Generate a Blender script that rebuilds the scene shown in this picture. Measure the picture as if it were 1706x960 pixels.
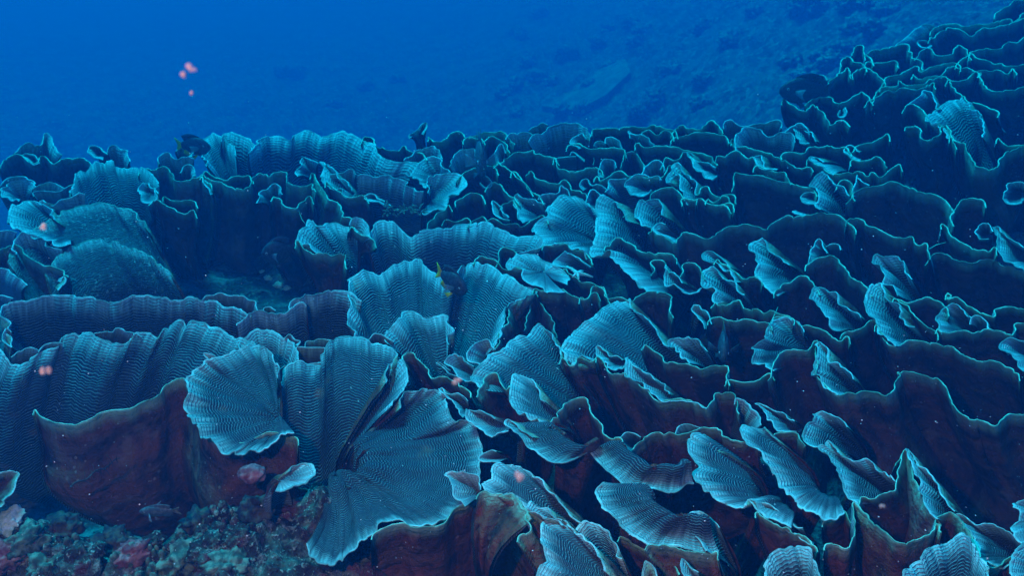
import bpy, math, random
import numpy as np
from mathutils import Vector, Matrix, Euler, noise as mnoise

for o in list(bpy.data.objects): bpy.data.objects.remove(o)
sc = bpy.context.scene
COL = sc.collection
rnd = random.Random(7)

# ------------------------------------------------------------------ camera
CAMZ, PITCH, LENS = 1.15, math.radians(27.0), 30.0
FPX = 1706 * LENS / 36.0
cam_d = bpy.data.cameras.new('camera'); cam = bpy.data.objects.new('camera', cam_d); COL.objects.link(cam)
cam.location = (0, 0, CAMZ); cam.rotation_euler = (math.pi / 2 - PITCH, 0, 0)
cam_d.lens = LENS; cam_d.sensor_width = 36; cam_d.clip_start = 0.02; cam_d.clip_end = 400
cam_d.dof.use_dof = True; cam_d.dof.focus_distance = 1.9; cam_d.dof.aperture_fstop = 11
sc.camera = cam
sc.render.resolution_x, sc.render.resolution_y = 1024, 577

# ------------------------------------------------------------------ world, sun, strobe, exposure
SUN_EL, SUN_AZ = math.radians(62), math.radians(-38)     # azimuth from +Y towards +X
world = bpy.data.worlds.new('World'); sc.world = world; world.use_nodes = True
wn = world.node_tree; wn.nodes.clear()
sky = wn.nodes.new('ShaderNodeTexSky'); sky.sky_type = 'NISHITA'; sky.sun_disc = False
sky.sun_elevation = SUN_EL; sky.sun_rotation = SUN_AZ
tint = wn.nodes.new('ShaderNodeMix'); tint.data_type = 'RGBA'; tint.blend_type = 'MULTIPLY'
tint.inputs[0].default_value = 1.0; tint.inputs[7].default_value = (0.04, 0.36, 1.0, 1)   # the water above filters the daylight
wb = wn.nodes.new('ShaderNodeBackground'); wb.inputs[1].default_value = 0.13
wo = wn.nodes.new('ShaderNodeOutputWorld')
wn.links.new(sky.outputs[0], tint.inputs[6]); wn.links.new(tint.outputs[2], wb.inputs[0]); wn.links.new(wb.outputs[0], wo.inputs[0])
sun_d = bpy.data.lights.new('sun', 'SUN'); sun_d.energy = 5.0; sun_d.angle = math.radians(24); sun_d.color = (0.05, 0.64, 1.0)
sun = bpy.data.objects.new('sun', sun_d); COL.objects.link(sun)
sd = Vector((math.sin(SUN_AZ) * math.cos(SUN_EL), math.cos(SUN_AZ) * math.cos(SUN_EL), math.sin(SUN_EL)))
sun.rotation_euler = sd.to_track_quat('Z', 'Y').to_euler()
st_d = bpy.data.lights.new('strobe', 'POINT'); st_d.energy = 200.0; st_d.color = (1.0, 0.13, 0.08); st_d.shadow_soft_size = 0.03
st = bpy.data.objects.new('strobe', st_d); COL.objects.link(st); st.location = (-0.45, 0.0, CAMZ + 0.30)
sc.view_settings.view_transform = 'Standard'; sc.view_settings.look = 'None'
sc.view_settings.exposure = 0.08; sc.view_settings.gamma = 1.0; sc.view_settings.use_curve_mapping = False
sc.cycles.use_denoising = True
sc.cycles.volume_bounces = 1; sc.cycles.max_bounces = 5; sc.cycles.diffuse_bounces = 2; sc.cycles.glossy_bounces = 1
sc.cycles.transparent_max_bounces = 8; sc.cycles.sample_clamp_indirect = 3.0
sc.cycles.caustics_reflective = False; sc.cycles.caustics_refractive = False

# ------------------------------------------------------------------ helpers
def put(o, label=None, cat=None, group=None, kind=None):
    if label: o['label'] = label
    if cat: o['category'] = cat
    if group: o['group'] = group
    if kind: o['kind'] = kind
    return o
def empty(name, loc=(0, 0, 0)):
    o = bpy.data.objects.new(name, None); COL.objects.link(o); o.location = loc; o.empty_display_size = 0.02
    return o
def mesh_obj(name, V, F, mat, parent=None, uv=None, smooth=True):
    """V (n,3) world array, F (m,4) or list; uv per vertex (n,2)"""
    me = bpy.data.meshes.new(name)
    V = np.asarray(V, dtype=np.float64)
    if parent is not None: V = V - np.array(parent_loc(parent))
    if isinstance(F, np.ndarray) and F.ndim == 2:
        m, k = F.shape
        me.vertices.add(len(V)); me.vertices.foreach_set('co', V.ravel())
        me.loops.add(m * k); me.loops.foreach_set('vertex_index', F.ravel().astype(np.int32))
        me.polygons.add(m); me.polygons.foreach_set('loop_start', np.arange(0, m * k, k, dtype=np.int32))
        me.update(calc_edges=True)
    else:
        me.from_pydata([tuple(v) for v in V], [], [tuple(f) for f in F]); me.update()
    if uv is not None:
        l = me.uv_layers.new(name='uv'); idx = np.empty(len(me.loops), dtype=np.int32); me.loops.foreach_get('vertex_index', idx)
        l.data.foreach_set('uv', np.asarray(uv)[idx].ravel())
    if smooth: me.polygons.foreach_set('use_smooth', np.ones(len(me.polygons), dtype=bool))
    me.materials.append(mat)
    o = bpy.data.objects.new(name, me); COL.objects.link(o)
    if parent is not None: o.parent = parent
    return o
def parent_loc(p):
    v = Vector(p.location)
    while p.parent is not None: p = p.parent; v += Vector(p.location)
    return v
def grid_faces(M, N, flip=False):
    i, j = np.meshgrid(np.arange(M - 1), np.arange(N - 1), indexing='ij')
    a = (i * N + j).ravel(); b = a + 1; c = a + N + 1; d = a + N
    return np.stack([a, b, c, d], 1) if flip else np.stack([a, d, c, b], 1)

# smooth numpy value noise (2D / 1D), fixed tables
_tab = np.random.RandomState(3).rand(256, 256)
def vn2(x, y):
    x = np.asarray(x, float); y = np.asarray(y, float)
    xi = np.floor(x).astype(int); yi = np.floor(y).astype(int); fx = x - xi; fy = y - yi
    fx = fx * fx * (3 - 2 * fx); fy = fy * fy * (3 - 2 * fy)
    g = lambda a, b: _tab[a % 256, b % 256]
    return ((g(xi, yi) * (1 - fx) + g(xi + 1, yi) * fx) * (1 - fy) + (g(xi, yi + 1) * (1 - fx) + g(xi + 1, yi + 1) * fx) * fy) * 2 - 1
def fbm(x, y, o=4):
    s = 0; a = 1.0
    for k in range(o): s = s + a * vn2(x * 2 ** k + 17.3 * k, y * 2 ** k + 5.1 * k); a *= 0.5
    return s
def sstep(a, b, x):
    t = np.clip((x - a) / (b - a), 0, 1); return t * t * (3 - 2 * t)

# ------------------------------------------------------------------ the place: canopy height, pixel rays
def canopy(x, y):
    x = np.asarray(x, float); y = np.asarray(y, float)
    return 0.15 * np.where(x > 0.3, x - 0.3, 0) * sstep(0.8, 3.0, y) + 0.05 * np.sin(x * 1.7 + 0.4) * np.sin(y * 1.9)
CP, SP = math.cos(PITCH), math.sin(PITCH)
def ray(u, v):
    a = (np.asarray(u, float) - 853) / FPX; b = -(np.asarray(v, float) - 480) / FPX
    # forward = (0,CP,-SP) ; up = (0,SP,CP)
    return np.stack([a, CP + b * SP, -SP + b * CP], -1)       # depth-1 along the view axis
def depth(u, v):
    r = ray(u, v); lo = np.full(r.shape[:-1], 0.3); hi = np.full(r.shape[:-1], 9.0)
    for _ in range(34):
        m = (lo + hi) / 2; P = r * m[..., None]
        below = (P[..., 2] + CAMZ) < canopy(P[..., 0], P[..., 1])
        hi = np.where(below, m, hi); lo = np.where(below, lo, m)
    return (lo + hi) / 2
def world_pt(u, v, d):
    P = ray(u, v) * np.asarray(d)[..., None]; P[..., 2] += CAMZ
    return P
# ------------------------------------------------------------------ materials
class NT:
    def __init__(s, name):
        s.m = bpy.data.materials.new(name); s.m.use_nodes = True; s.t = s.m.node_tree; s.t.nodes.clear()
        s.out = s.n('ShaderNodeOutputMaterial'); s.b = s.n('ShaderNodeBsdfPrincipled'); s.l(s.b.outputs[0], s.out.inputs[0])
    def n(s, k, **kw):
        n = s.t.nodes.new(k)
        for a, b in kw.items(): setattr(n, a, b)
        return n
    def l(s, a, b): s.t.links.new(a, b)
    def setv(s, sock, v):
        if hasattr(v, 'is_linked') or hasattr(v, 'links'): s.l(v, sock)
        else: sock.default_value = v
    def math(s, op, a, b=0.0, c=0.0, clamp=False):
        n = s.n('ShaderNodeMath', operation=op, use_clamp=clamp)
        s.setv(n.inputs[0], a); s.setv(n.inputs[1], b)
        if op in ('MULTIPLY_ADD', 'SMOOTH_MIN'): s.setv(n.inputs[2], c)
        return n.outputs[0]
    def noise(s, vec, scale, detail=2.0, rough=0.5, dist=0.0):
        n = s.n('ShaderNodeTexNoise'); s.l(vec, n.inputs['Vector']); n.inputs['Scale'].default_value = scale
        n.inputs['Detail'].default_value = detail; n.inputs['Roughness'].default_value = rough; n.inputs['Distortion'].default_value = dist
        return n.outputs['Fac']
    def ramp(s, f, a, b, c0=0.0, c1=1.0):
        n = s.n('ShaderNodeMapRange'); n.interpolation_type = 'SMOOTHSTEP'
        s.l(f, n.inputs[0]); n.inputs[1].default_value = a; n.inputs[2].default_value = b; n.inputs[3].default_value = c0; n.inputs[4].default_value = c1
        return n.outputs[0]
    def mix(s, f, a, b):
        n = s.n('ShaderNodeMix', data_type='RGBA'); s.setv(n.inputs[0], f)
        for i, c in ((6, a), (7, b)):
            if isinstance(c, tuple): n.inputs[i].default_value = (*c, 1)
            else: s.l(c, n.inputs[i])
        return n.outputs[2]
    def bump(s, h, dist, strength=1.0, prev=None):
        n = s.n('ShaderNodeBump'); s.l(h, n.inputs['Height']); n.inputs['Distance'].default_value = dist; n.inputs['Strength'].default_value = strength
        if prev is not None: s.l(prev, n.inputs['Normal'])
        return n.outputs[0]
    def vscale(s, vec, sx, sy, sz=1.0):
        n = s.n('ShaderNodeVectorMath', operation='MULTIPLY'); s.l(vec, n.inputs[0]); n.inputs[1].default_value = (sx, sy, sz); return n.outputs[0]
    def fin(s, col, rough=0.8, normal=None, spec=0.2):
        if isinstance(col, tuple): s.b.inputs['Base Color'].default_value = (*col, 1)
        else: s.l(col, s.b.inputs['Base Color'])
        s.b.inputs['Roughness'].default_value = rough; s.b.inputs['Specular IOR Level'].default_value = spec
        if normal is not None: s.l(normal, s.b.inputs['Normal'])
        return s.m

def mat_ridged(name, crest_c, groove_c, margin_c, stain=0.5, rubble=0.0, siltf=0.75):
    q = NT(name); uvn = q.n('ShaderNodeUVMap'); uvn.uv_map = 'uv'; uv = uvn.outputs[0]
    sep = q.n('ShaderNodeSeparateXYZ'); q.l(uv, sep.inputs[0]); y = sep.outputs[1]
    tc = q.n('ShaderNodeTexCoord'); ob = tc.outputs['Object']
    w1 = q.noise(uv, 0.10, 1.0); w2 = q.noise(q.vscale(uv, 0.26, 0.10), 1.0, 2.0); w3 = q.noise(q.vscale(uv, 0.9, 0.35), 1.0, 1.0)
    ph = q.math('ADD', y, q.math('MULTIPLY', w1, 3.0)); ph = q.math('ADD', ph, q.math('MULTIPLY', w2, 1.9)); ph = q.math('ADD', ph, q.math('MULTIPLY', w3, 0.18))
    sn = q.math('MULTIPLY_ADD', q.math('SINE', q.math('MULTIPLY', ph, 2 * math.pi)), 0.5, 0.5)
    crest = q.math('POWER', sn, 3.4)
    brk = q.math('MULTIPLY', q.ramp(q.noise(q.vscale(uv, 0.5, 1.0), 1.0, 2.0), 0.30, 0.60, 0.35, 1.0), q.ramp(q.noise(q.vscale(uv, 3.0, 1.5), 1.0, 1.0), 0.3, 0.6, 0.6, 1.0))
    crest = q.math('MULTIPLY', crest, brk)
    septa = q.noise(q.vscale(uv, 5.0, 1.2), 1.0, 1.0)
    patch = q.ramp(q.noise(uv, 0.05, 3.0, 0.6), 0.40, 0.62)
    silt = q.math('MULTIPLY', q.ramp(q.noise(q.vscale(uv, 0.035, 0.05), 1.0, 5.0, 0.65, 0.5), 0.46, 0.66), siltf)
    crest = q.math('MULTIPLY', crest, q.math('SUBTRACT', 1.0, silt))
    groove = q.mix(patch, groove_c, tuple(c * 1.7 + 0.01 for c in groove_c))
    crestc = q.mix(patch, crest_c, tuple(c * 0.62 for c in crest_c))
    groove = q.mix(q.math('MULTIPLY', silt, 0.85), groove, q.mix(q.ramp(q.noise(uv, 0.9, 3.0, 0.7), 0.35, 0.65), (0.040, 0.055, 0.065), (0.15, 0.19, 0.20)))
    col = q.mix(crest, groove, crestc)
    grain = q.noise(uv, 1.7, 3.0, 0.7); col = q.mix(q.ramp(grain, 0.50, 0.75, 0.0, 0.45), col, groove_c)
    if rubble > 0:
        rb = q.ramp(q.noise(ob, 42, 5.0, 0.7), 0.44, 0.60); col = q.mix(q.math('MULTIPLY', rb, rubble), col, (0.05, 0.05, 0.06)); rb2 = q.math('MULTIPLY', q.ramp(q.noise(ob, 75, 4.0, 0.7), 0.56, 0.66), q.ramp(q.noise(ob, 7, 2.0), 0.35, 0.6)); col = q.mix(rb2, col, (0.52, 0.56, 0.54))
    salm = q.ramp(q.noise(ob, 9.0, 2.0), 0.66, 0.76); col = q.mix(q.math('MULTIPLY', salm, stain), col, (0.42, 0.16, 0.10))
    # growing margin: pale, with short radial streaks
    edge = q.noise(q.vscale(uv, 0.5, 0.06), 1.0, 2.0)
    mr = q.ramp(q.math('SUBTRACT', y, q.math('MULTIPLY', edge, 9.0)), -5.5, 4.0, 1.0, 0.0)
    strk = q.ramp(q.noise(q.vscale(uv, 1.1, 0.10), 1.0, 1.0), 0.35, 0.7, 0.45, 1.0)
    col = q.mix(q.math('MULTIPLY', mr, strk), col, margin_c)
    spk = q.n('ShaderNodeTexVoronoi'); q.l(uv, spk.inputs['Vector']); spk.inputs['Scale'].default_value = 0.16
    sp = q.math('LESS_THAN', spk.outputs['Distance'], 0.07)
    spm = q.math('MULTIPLY', sp, q.ramp(q.noise(uv, 0.07, 1.0), 0.55, 0.6)); col = q.mix(spm, col, (0.7, 0.75, 0.72))
    h = q.math('ADD', q.math('MULTIPLY', crest, 1.0), q.math('MULTIPLY', septa, 0.25))
    nb = q.bump(h, 0.0034, 1.0)
    nb = q.bump(q.noise(ob, 26, 3.0), 0.008, 0.5, nb)
    if rubble > 0: nb = q.bump(q.noise(ob, 42, 5.0, 0.7), 0.03, 1.0, nb)
    return q.fin(col, 0.75, nb, 0.25)

def mat_under(name, base_c, dark_c, margin_c, warm_c):
    q = NT(name); uvn = q.n('ShaderNodeUVMap'); uvn.uv_map = 'uv'; uv = uvn.outputs[0]
    sep = q.n('ShaderNodeSeparateXYZ'); q.l(uv, sep.inputs[0]); y = sep.outputs[1]
    tc = q.n('ShaderNodeTexCoord'); ob = tc.outputs['Object']
    st_ = q.noise(q.vscale(uv, 0.09, 0.06), 1.0, 4.0, 0.6, 0.6)
    cn = q.noise(q.vscale(uv, 0.025, 0.22), 1.0, 3.0, 0.5, 0.4)
    col = q.mix(q.ramp(st_, 0.35, 0.65), dark_c, base_c)
    col = q.mix(q.math('MULTIPLY', q.ramp(cn, 0.48, 0.66), 0.7), col, warm_c)
    tb = q.n('ShaderNodeTexVoronoi'); q.l(ob, tb.inputs['Vector']); tb.inputs['Scale'].default_value = 42; tbm = q.math('MULTIPLY', q.math('LESS_THAN', tb.outputs['Distance'], 0.16), q.ramp(q.noise(ob, 8.0, 2.0), 0.5, 0.6)); col = q.mix(q.math('MULTIPLY', tbm, 0.7), col, (0.42, 0.26, 0.22))
    pk = q.ramp(q.noise(ob, 6.0, 3.0, 0.55), 0.60, 0.70); col = q.mix(q.math('MULTIPLY', pk, 0.6), col, (0.36, 0.15, 0.12))
    edge = q.noise(q.vscale(uv, 0.35, 0.05), 1.0, 2.0)
    mr = q.ramp(q.math('SUBTRACT', y, q.math('MULTIPLY', edge, 4.0)), -2.5, 4.0, 1.0, 0.0)
    col = q.mix(mr, col, margin_c)  # greenish growth margin, albedo raised to imitate light through the thin edge
    en = q.ramp(q.noise(ob, 17.0, 4.0, 0.6), 0.56, 0.66); col = q.mix(q.math('MULTIPLY', en, 0.45), col, (0.30, 0.16, 0.13))
    fl = q.ramp(q.noise(ob, 160, 1.0), 0.76, 0.80); col = q.mix(q.math('MULTIPLY', fl, 0.8), col, (0.6, 0.55, 0.5))
    nb = q.bump(q.noise(ob, 30, 5.0, 0.7), 0.022, 0.9); nb = q.bump(cn, 0.014, 0.7, nb); nb = q.bump(q.noise(q.vscale(uv, 0.5, 0.04), 1.0, 2.0), 0.004, 0.6, nb)
    return q.fin(col, 0.7, nb, 0.25)

def mat_rim(name, c0, c1):
    q = NT(name); uvn = q.n('ShaderNodeUVMap'); uvn.uv_map = 'uv'; uv = uvn.outputs[0]
    tc = q.n('ShaderNodeTexCoord'); nz = q.noise(tc.outputs['Object'], 60, 3.0)
    col = q.mix(q.ramp(nz, 0.3, 0.7), c0, c1); col = q.mix(q.ramp(q.noise(tc.outputs['Object'], 11, 3.0), 0.45, 0.62), col, tuple(v_ * 0.6 for v_ in c1))
    nb = q.bump(q.noise(q.vscale(uv, 1.2, 0.4), 1.0, 2.0), 0.002, 0.8)
    q.fin(col, 0.7, nb, 0.2)
    return q.m

M = {}
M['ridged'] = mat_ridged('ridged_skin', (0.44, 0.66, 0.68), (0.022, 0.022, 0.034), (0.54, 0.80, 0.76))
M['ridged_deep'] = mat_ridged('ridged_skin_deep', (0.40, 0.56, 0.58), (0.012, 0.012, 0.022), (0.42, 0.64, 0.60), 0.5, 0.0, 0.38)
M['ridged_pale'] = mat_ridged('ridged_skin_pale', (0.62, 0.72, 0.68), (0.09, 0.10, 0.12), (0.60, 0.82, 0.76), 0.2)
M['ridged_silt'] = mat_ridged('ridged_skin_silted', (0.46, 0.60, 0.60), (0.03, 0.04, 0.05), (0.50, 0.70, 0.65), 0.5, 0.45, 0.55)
M['under'] = mat_under('under_skin', (0.26, 0.058, 0.030), (0.05, 0.014, 0.013), (0.32, 0.50, 0.34), (0.20, 0.075, 0.045))
M['under_pink'] = mat_under('under_skin_pink', (0.36, 0.16, 0.14), (0.16, 0.07, 0.07), (0.32, 0.46, 0.32), (0.40, 0.20, 0.16))
M['rim'] = mat_rim('growing_rim', (0.46, 0.84, 0.60), (0.24, 0.52, 0.36))
M['rim_fan'] = mat_rim('growing_rim_of_fans', (0.58, 0.80, 0.74), (0.34, 0.52, 0.48))
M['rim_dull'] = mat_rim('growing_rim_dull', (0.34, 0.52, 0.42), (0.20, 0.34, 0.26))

# ------------------------------------------------------------------ coral plates
TILES = {'A': (0, 200), 'B': (400, 200), 'C': (800, 200), 'D': (1200, 200), 'E': (1306, 0), 'F': (0, 400), 'G': (400, 400), 'H': (800, 400),
         'I': (1306, 400), 'J': (0, 735), 'K': (400, 600), 'L': (700, 600), 'M': (1000, 600), 'N': (1306, 600), 'O': (800, 735), 'P': (1306, 735),
         'Q': (1200, 220, 3.0), 'R': (1260, 440, 3.428), 'S': (0, 480, 2.0), 'T': (460, 420, 2.824), 'U': (460, 640, 3.0), 'V': (1280, 660, 3.2),
         'W': (900, 660, 3.2), 'X': (900, 420, 3.4275)}
def parse(s):
    """survey points of a plate's edge, read off numbered map sheets of the reef"""
    out = []; t = None
    for w in s.split():
        if w in TILES: t = TILES[w]; k = t[2] if len(t) > 2 else 4.265; continue
        x, y = w.split(','); out.append((t[0] + float(x) / k, t[1] + float(y) / k))
    return np.array(out)
def resample(P, step):
    """Catmull-Rom through P, then even spacing"""
    Q = np.vstack([2 * P[0] - P[1], P, 2 * P[-1] - P[-2]]); o = []
    for i in range(len(P) - 1):
        p0, p1, p2, p3 = Q[i:i + 4]; t = np.linspace(0, 1, 12, endpoint=False)[:, None]
        c = 0.5 * (2 * p1 + (p2 - p0) * t + (2 * p0 - 5 * p1 + 4 * p2 - p3) * t ** 2 + (3 * p1 - p0 - 3 * p2 + p3) * t ** 3)
        o.append(c)
    o = np.vstack(o + [P[-1:]]); L = np.concatenate([[0], np.cumsum(np.linalg.norm(np.diff(o, axis=0), axis=1))])
    n = int(min(420, max(16, L[-1] / step))); s = np.linspace(0, L[-1], n)
    return np.stack([np.interp(s, L, o[:, 0]), np.interp(s, L, o[:, 1])], 1), L[-1]

NPL = [0]
def plate(label, face, rim, base=None, off=None, conv=0.6, sink=0.045, k=None, z=0.0, parent=None, skin=None, under=None, rimm=None,
          ruf=1.0, bulge=None, name='coral_plate', cat='coral', stem=0.30, taper=True, flat=None, group='scrolled plates of the lettuce coral reef', lean=0.0):
    NPL[0] += 1; seed = NPL[0]; rs = np.random.RandomState(seed)
    P0 = parse(rim)
    if face == 'U' and taper: P0 = np.vstack([P0[0] + np.array([-5.0, 10.0]), P0, P0[-1] + np.array([6.0, 13.0])])
    P, L = resample(P0, 2.6); n = len(P)
    t0 = rim.split()[0]; T = TILES[t0]; kk = T[2] if len(T) > 2 else 4.265
    cen = P.mean(0)
    if base is not None: bc = np.array([T[0] + base[0] / kk, T[1] + base[1] / kk])
    else: bc = cen + np.array(off, float)
    # scalloped edge
    sp = np.arange(n) * (L / n)
    tgt = bc - P; tl = np.linalg.norm(tgt, axis=1, keepdims=True) + 1e-6
    tan = np.gradient(P, axis=0); nrm = np.stack([-tan[:, 1], tan[:, 0]], 1); nrm /= np.linalg.norm(nrm, axis=1, keepdims=True) + 1e-6
    sc_ = min(1.0, L / 120.0) * ruf
    P = P + nrm * (0.9 * vn2(sp / 5.0, seed * 3.3) + 1.5 * vn2(sp / 12.0, seed * 7.7) * 1.0)[:, None] * sc_
    chip = np.maximum(0, vn2(sp / 7.0, seed * 4.4 + 9) - 0.42) * 9.0 * min(1.0, L / 200.0) * ruf
    P = P + tgt / tl * np.minimum(chip, tl[:, 0] * 0.2)[:, None]
    # rims rise and dip while the sheet below them stays smooth: depth follows the averaged edge
    def avg(Q, wpx):
        h = max(1, int(wpx / (L / n))); K = np.hanning(2 * h + 3); K /= K.sum(); pad = np.pad(Q, ((h + 1, h + 1), (0, 0)), mode='reflect', reflect_type='odd') if n > h + 2 else None
        return np.stack([np.convolve(pad[:, c_], K, 'valid') for c_ in (0, 1)], 1) if pad is not None else Q * 0.3 + 0.7 * np.linspace(0, 1, n)[:, None] * (Q[-1] - Q[0]) + 0.7 * Q[0]
    if flat is None: flat = face == 'R' and base is None
    PS = avg(P, 75.0) if (flat or face == 'U') else P
    PD = P * 0.25 + PS * 0.75 if flat else P
    D = depth(PD[:, 0], PD[:, 1]) * (1 + z)
    # soften depth along the rim
    for _ in range(3): D[1:-1] = (D[:-2] + 2 * D[1:-1] + D[2:]) / 4
    B = bc + ((PS if flat else (PS * 0.7 + P * 0.3)) - cen) * conv
    if k is None: k = 1.0 if face == 'U' else (0.74 if base is None else (0.58 if conv >= 0.33 else 0.38))
    Db = (depth(B[:, 0], B[:, 1]) * (1 - k) + (D * conv + D.mean() * (1 - conv)) * k) * (1 + z + sink)
    R3 = world_pt(P[:, 0], P[:, 1], D); B3 = world_pt(B[:, 0], B[:, 1], Db)
    Dm = float(D.mean()); mpp = Dm / FPX
    ln = np.linalg.norm(R3 - B3, axis=1)
    B4 = B3.mean(0) + (B3 - B3.mean(0)) * 0.45 + np.array([0, 0.10 * (1 if face == 'U' else 0.5), -stem])
    if bulge is None: bulge = 0.10 if face == 'U' else (-0.085 if base is None else (-0.02 if conv >= 0.33 else 0.05))
    fw = np.array([0, CP, -SP])
    M1 = (R3 + B3) / 2 + (fw * 0.8 + np.array([0, 0, -0.5])) * (bulge * ln)[:, None]
    lenpx = float(np.mean(np.linalg.norm(P - B, axis=1)))
    m = int(min(64, max(10, lenpx / 4.0))); m2 = 7
    t = np.linspace(0, 1, m) ** 1.25; tt = t[:, None, None]
    S = (1 - tt) ** 2 * R3 + 2 * tt * (1 - tt) * (2 * M1 - (R3 + B3) / 2) + tt ** 2 * B3
    d1 = B3 - (2 * M1 - (R3 + B3) / 2)                 # end tangent, continues into the stalk
    d1 = d1 / (np.linalg.norm(d1, axis=1, keepdims=True) + 1e-9) * min(0.10, stem * 0.4)
    t2 = np.linspace(0, 1, m2 + 1)[1:, None, None]
    S2 = (1 - t2) ** 2 * B3 + 2 * t2 * (1 - t2) * (B3 + d1) + t2 ** 2 * B4
    S = np.concatenate([S, S2], 0); mm = S.shape[0]
    # radial folds
    s3 = np.concatenate([[0], np.cumsum(np.linalg.norm(np.diff(R3, axis=0), axis=1))])
    def frames(S):
        ds = np.gradient(S, axis=1); dt = np.gradient(S, axis=0); nn = np.cross(ds, dt); nn /= np.linalg.norm(nn, axis=2, keepdims=True) + 1e-12
        return nn, dt
    nn, dt = frames(S)
    cum = np.concatenate([np.zeros((1, n)), np.cumsum(np.linalg.norm(np.diff(S, axis=0), axis=2), axis=0)])
    pm = max(mpp, 0.0008)
    fold = (vn2(s3 / (26 * pm), seed * 1.9) * 3.2 + vn2(s3 / (11 * pm), seed * 2.9) * 1.6) * pm * sc_ * (2.1 if face == 'R' else 0.9)
    w = np.exp(-cum / (60 * pm)) * 1.0 + 0.0
    wv = vn2(s3[None, :] / (34 * pm) + 3, cum / (45 * pm) + seed) * 3.0 * pm * sstep(0, 30 * pm, cum) * sc_
    S = S + nn * (fold[None, :] * w + wv)[..., None]
    for _ in range(1): nn, dt = frames(S)
    cum = np.concatenate([np.zeros((1, n)), np.cumsum(np.linalg.norm(np.diff(S, axis=0), axis=2), axis=0)])
    nr = -nn if face == 'R' else nn
    lam = max(0.0054, 4.9 * mpp)
    th = (0.0022 + 0.0045 * sstep(0, 0.05, cum))[..., None] * max(1.0, Dm / 2.0)
    SR = S + nr * th / 2; SU = S - nr * th / 2
    uv = np.stack([np.broadcast_to(s3[None, :], cum.shape) / lam + seed * 13.7, cum / lam], -1).reshape(-1, 2)
    loc = B4.mean(0)
    if parent is None:
        root = empty(name, tuple(loc)); put(root, label, cat, group)
    else:
        root = empty('lobe', tuple(Vector(loc) - parent_loc(parent))); root.parent = parent
        if label: root['label'] = label
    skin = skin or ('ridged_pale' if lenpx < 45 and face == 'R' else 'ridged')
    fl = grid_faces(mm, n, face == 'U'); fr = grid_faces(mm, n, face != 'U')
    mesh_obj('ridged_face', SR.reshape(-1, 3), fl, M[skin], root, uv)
    mesh_obj('underside', SU.reshape(-1, 3), fr, M[under or 'under'], root, uv)
    # growing rim, a rounded lip that wraps the edge
    r = max(0.0011, (0.9 if face == 'R' else 0.9) * mpp)
    e = S[0] - S[1]; e /= np.linalg.norm(e, axis=1, keepdims=True) + 1e-9; n0 = nr[0]
    nxt = S[0] - e * (3.2 * r)
    rr = (r * (1 + 0.45 * vn2(s3 / (7 * pm), seed * 5.1) + 0.35 * vn2(s3 / (40 * pm), seed * 9.1)))[:, None]
    rows = [nxt + n0 * (th[0] / 2 + 0.0004), S[0] + n0 * rr]
    for a in (45, 0, -45): rows.append(S[0] + (e * math.cos(math.radians(a)) + n0 * math.sin(math.radians(a))) * rr)
    rows += [S[0] - n0 * rr, nxt - n0 * (th[0] / 2 + 0.0004)]
    RR = np.stack(rows, 0); uvr = np.stack([np.broadcast_to(s3[None, :], (7, n)) / lam, np.repeat(np.arange(7)[:, None] * 0.4, n, 1)], -1).reshape(-1, 2)
    mesh_obj('rim', RR.reshape(-1, 3), grid_faces(7, n, face == 'R'), M[rimm or ('rim' if face == 'U' else 'rim_fan')], root, uvr)
    return root
# ------------------------------------------------------------------ the plates, near left first
p = plate
# big fans on the left
p('long curved ridged wall of coral at the left edge below the silty slope', 'R', 'F 75,760 40,640 30,540 32,470 120,440 230,425 340,397 500,395 550,410 650,400 720,425 830,440 940,398 1080,400 1200,415 1290,432 1340,408 1430,415 1450,435 1530,440 1600,480 1706,485 1800,540', off=(10, 78), conv=0.97, skin='ridged_deep')
p('short scalloped rim peeping out behind the right end of the long ridged wall', 'R', 'F 1440,440 1500,400 1620,385 1706,392 1766,430 1816,470 1850,500', off=(5, 22), conv=0.9)
p('tiny rounded rim nub just right of the scalloped rim behind the ridged wall', 'R', 'G 165,502 170,482 210,475 250,505', off=(2, 14), conv=0.9)
p('small upright lobe at the far left edge beside the long ridged wall', 'R', 'F 75,770 10,690 22,640 50,628 75,660', off=(20, 20), conv=0.6)
p('low hump-shaped rim lobe at the far left in the gap above the widest ridged fan', 'R', 'F 75,835 130,792 200,765 240,772 280,795', off=(3, 26), conv=0.9)
p('thin flat rim strip just left of the broad hump of the widest ridged fan', 'R', 'F 275,800 285,778 330,745 430,735 450,760', off=(3, 20), conv=0.9)
p('wavy two-humped rim seen in the notch between two humps of the widest ridged fan', 'R', 'F 640,670 740,642 800,655 850,637 900,640 980,655 1010,690', off=(0, 24), conv=0.9)
p('widest ridged fan on the left with a brown curled lip lying in front of it', 'R', 'F -80,740 0,778 60,845 80,880 170,876 230,830 320,785 400,770 430,738 445,700 480,668 560,658 650,668 720,710 800,725 870,745 930,705 980,655 1060,655 1120,680 1200,610 1260,568 1300,578 1325,612 1370,580 1450,590 1500,625 1570,635 1640,680 1706,690 1790,720 1850,790', off=(-45, 170), conv=0.9, sink=0.03, skin='ridged_deep')
p('brown curled underside plate with a thin green lip at lower left above the rubble', 'U', 'S 118,405 140,430 200,450 250,455 280,445 350,412 430,402 470,380 520,362 545,330 590,305 625,315 660,430 730,500 820,515 900,480 985,500', off=(5, 90), conv=0.95, z=-0.03, k=0.9, ruf=0.6)
p('round open dish of ridged coral with a bright lower edge at lower left centre', 'R', 'S 978,480 900,515 850,540 800,553 740,540 680,505 645,450 622,400 620,350 625,300 640,272 690,242 740,230 790,205 850,190 900,212 925,250 925,300', base=(900, 420), conv=0.22, sink=0.04, z=-0.05, ruf=1.1, k=0.25, bulge=0.08, skin='ridged_deep')
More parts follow.
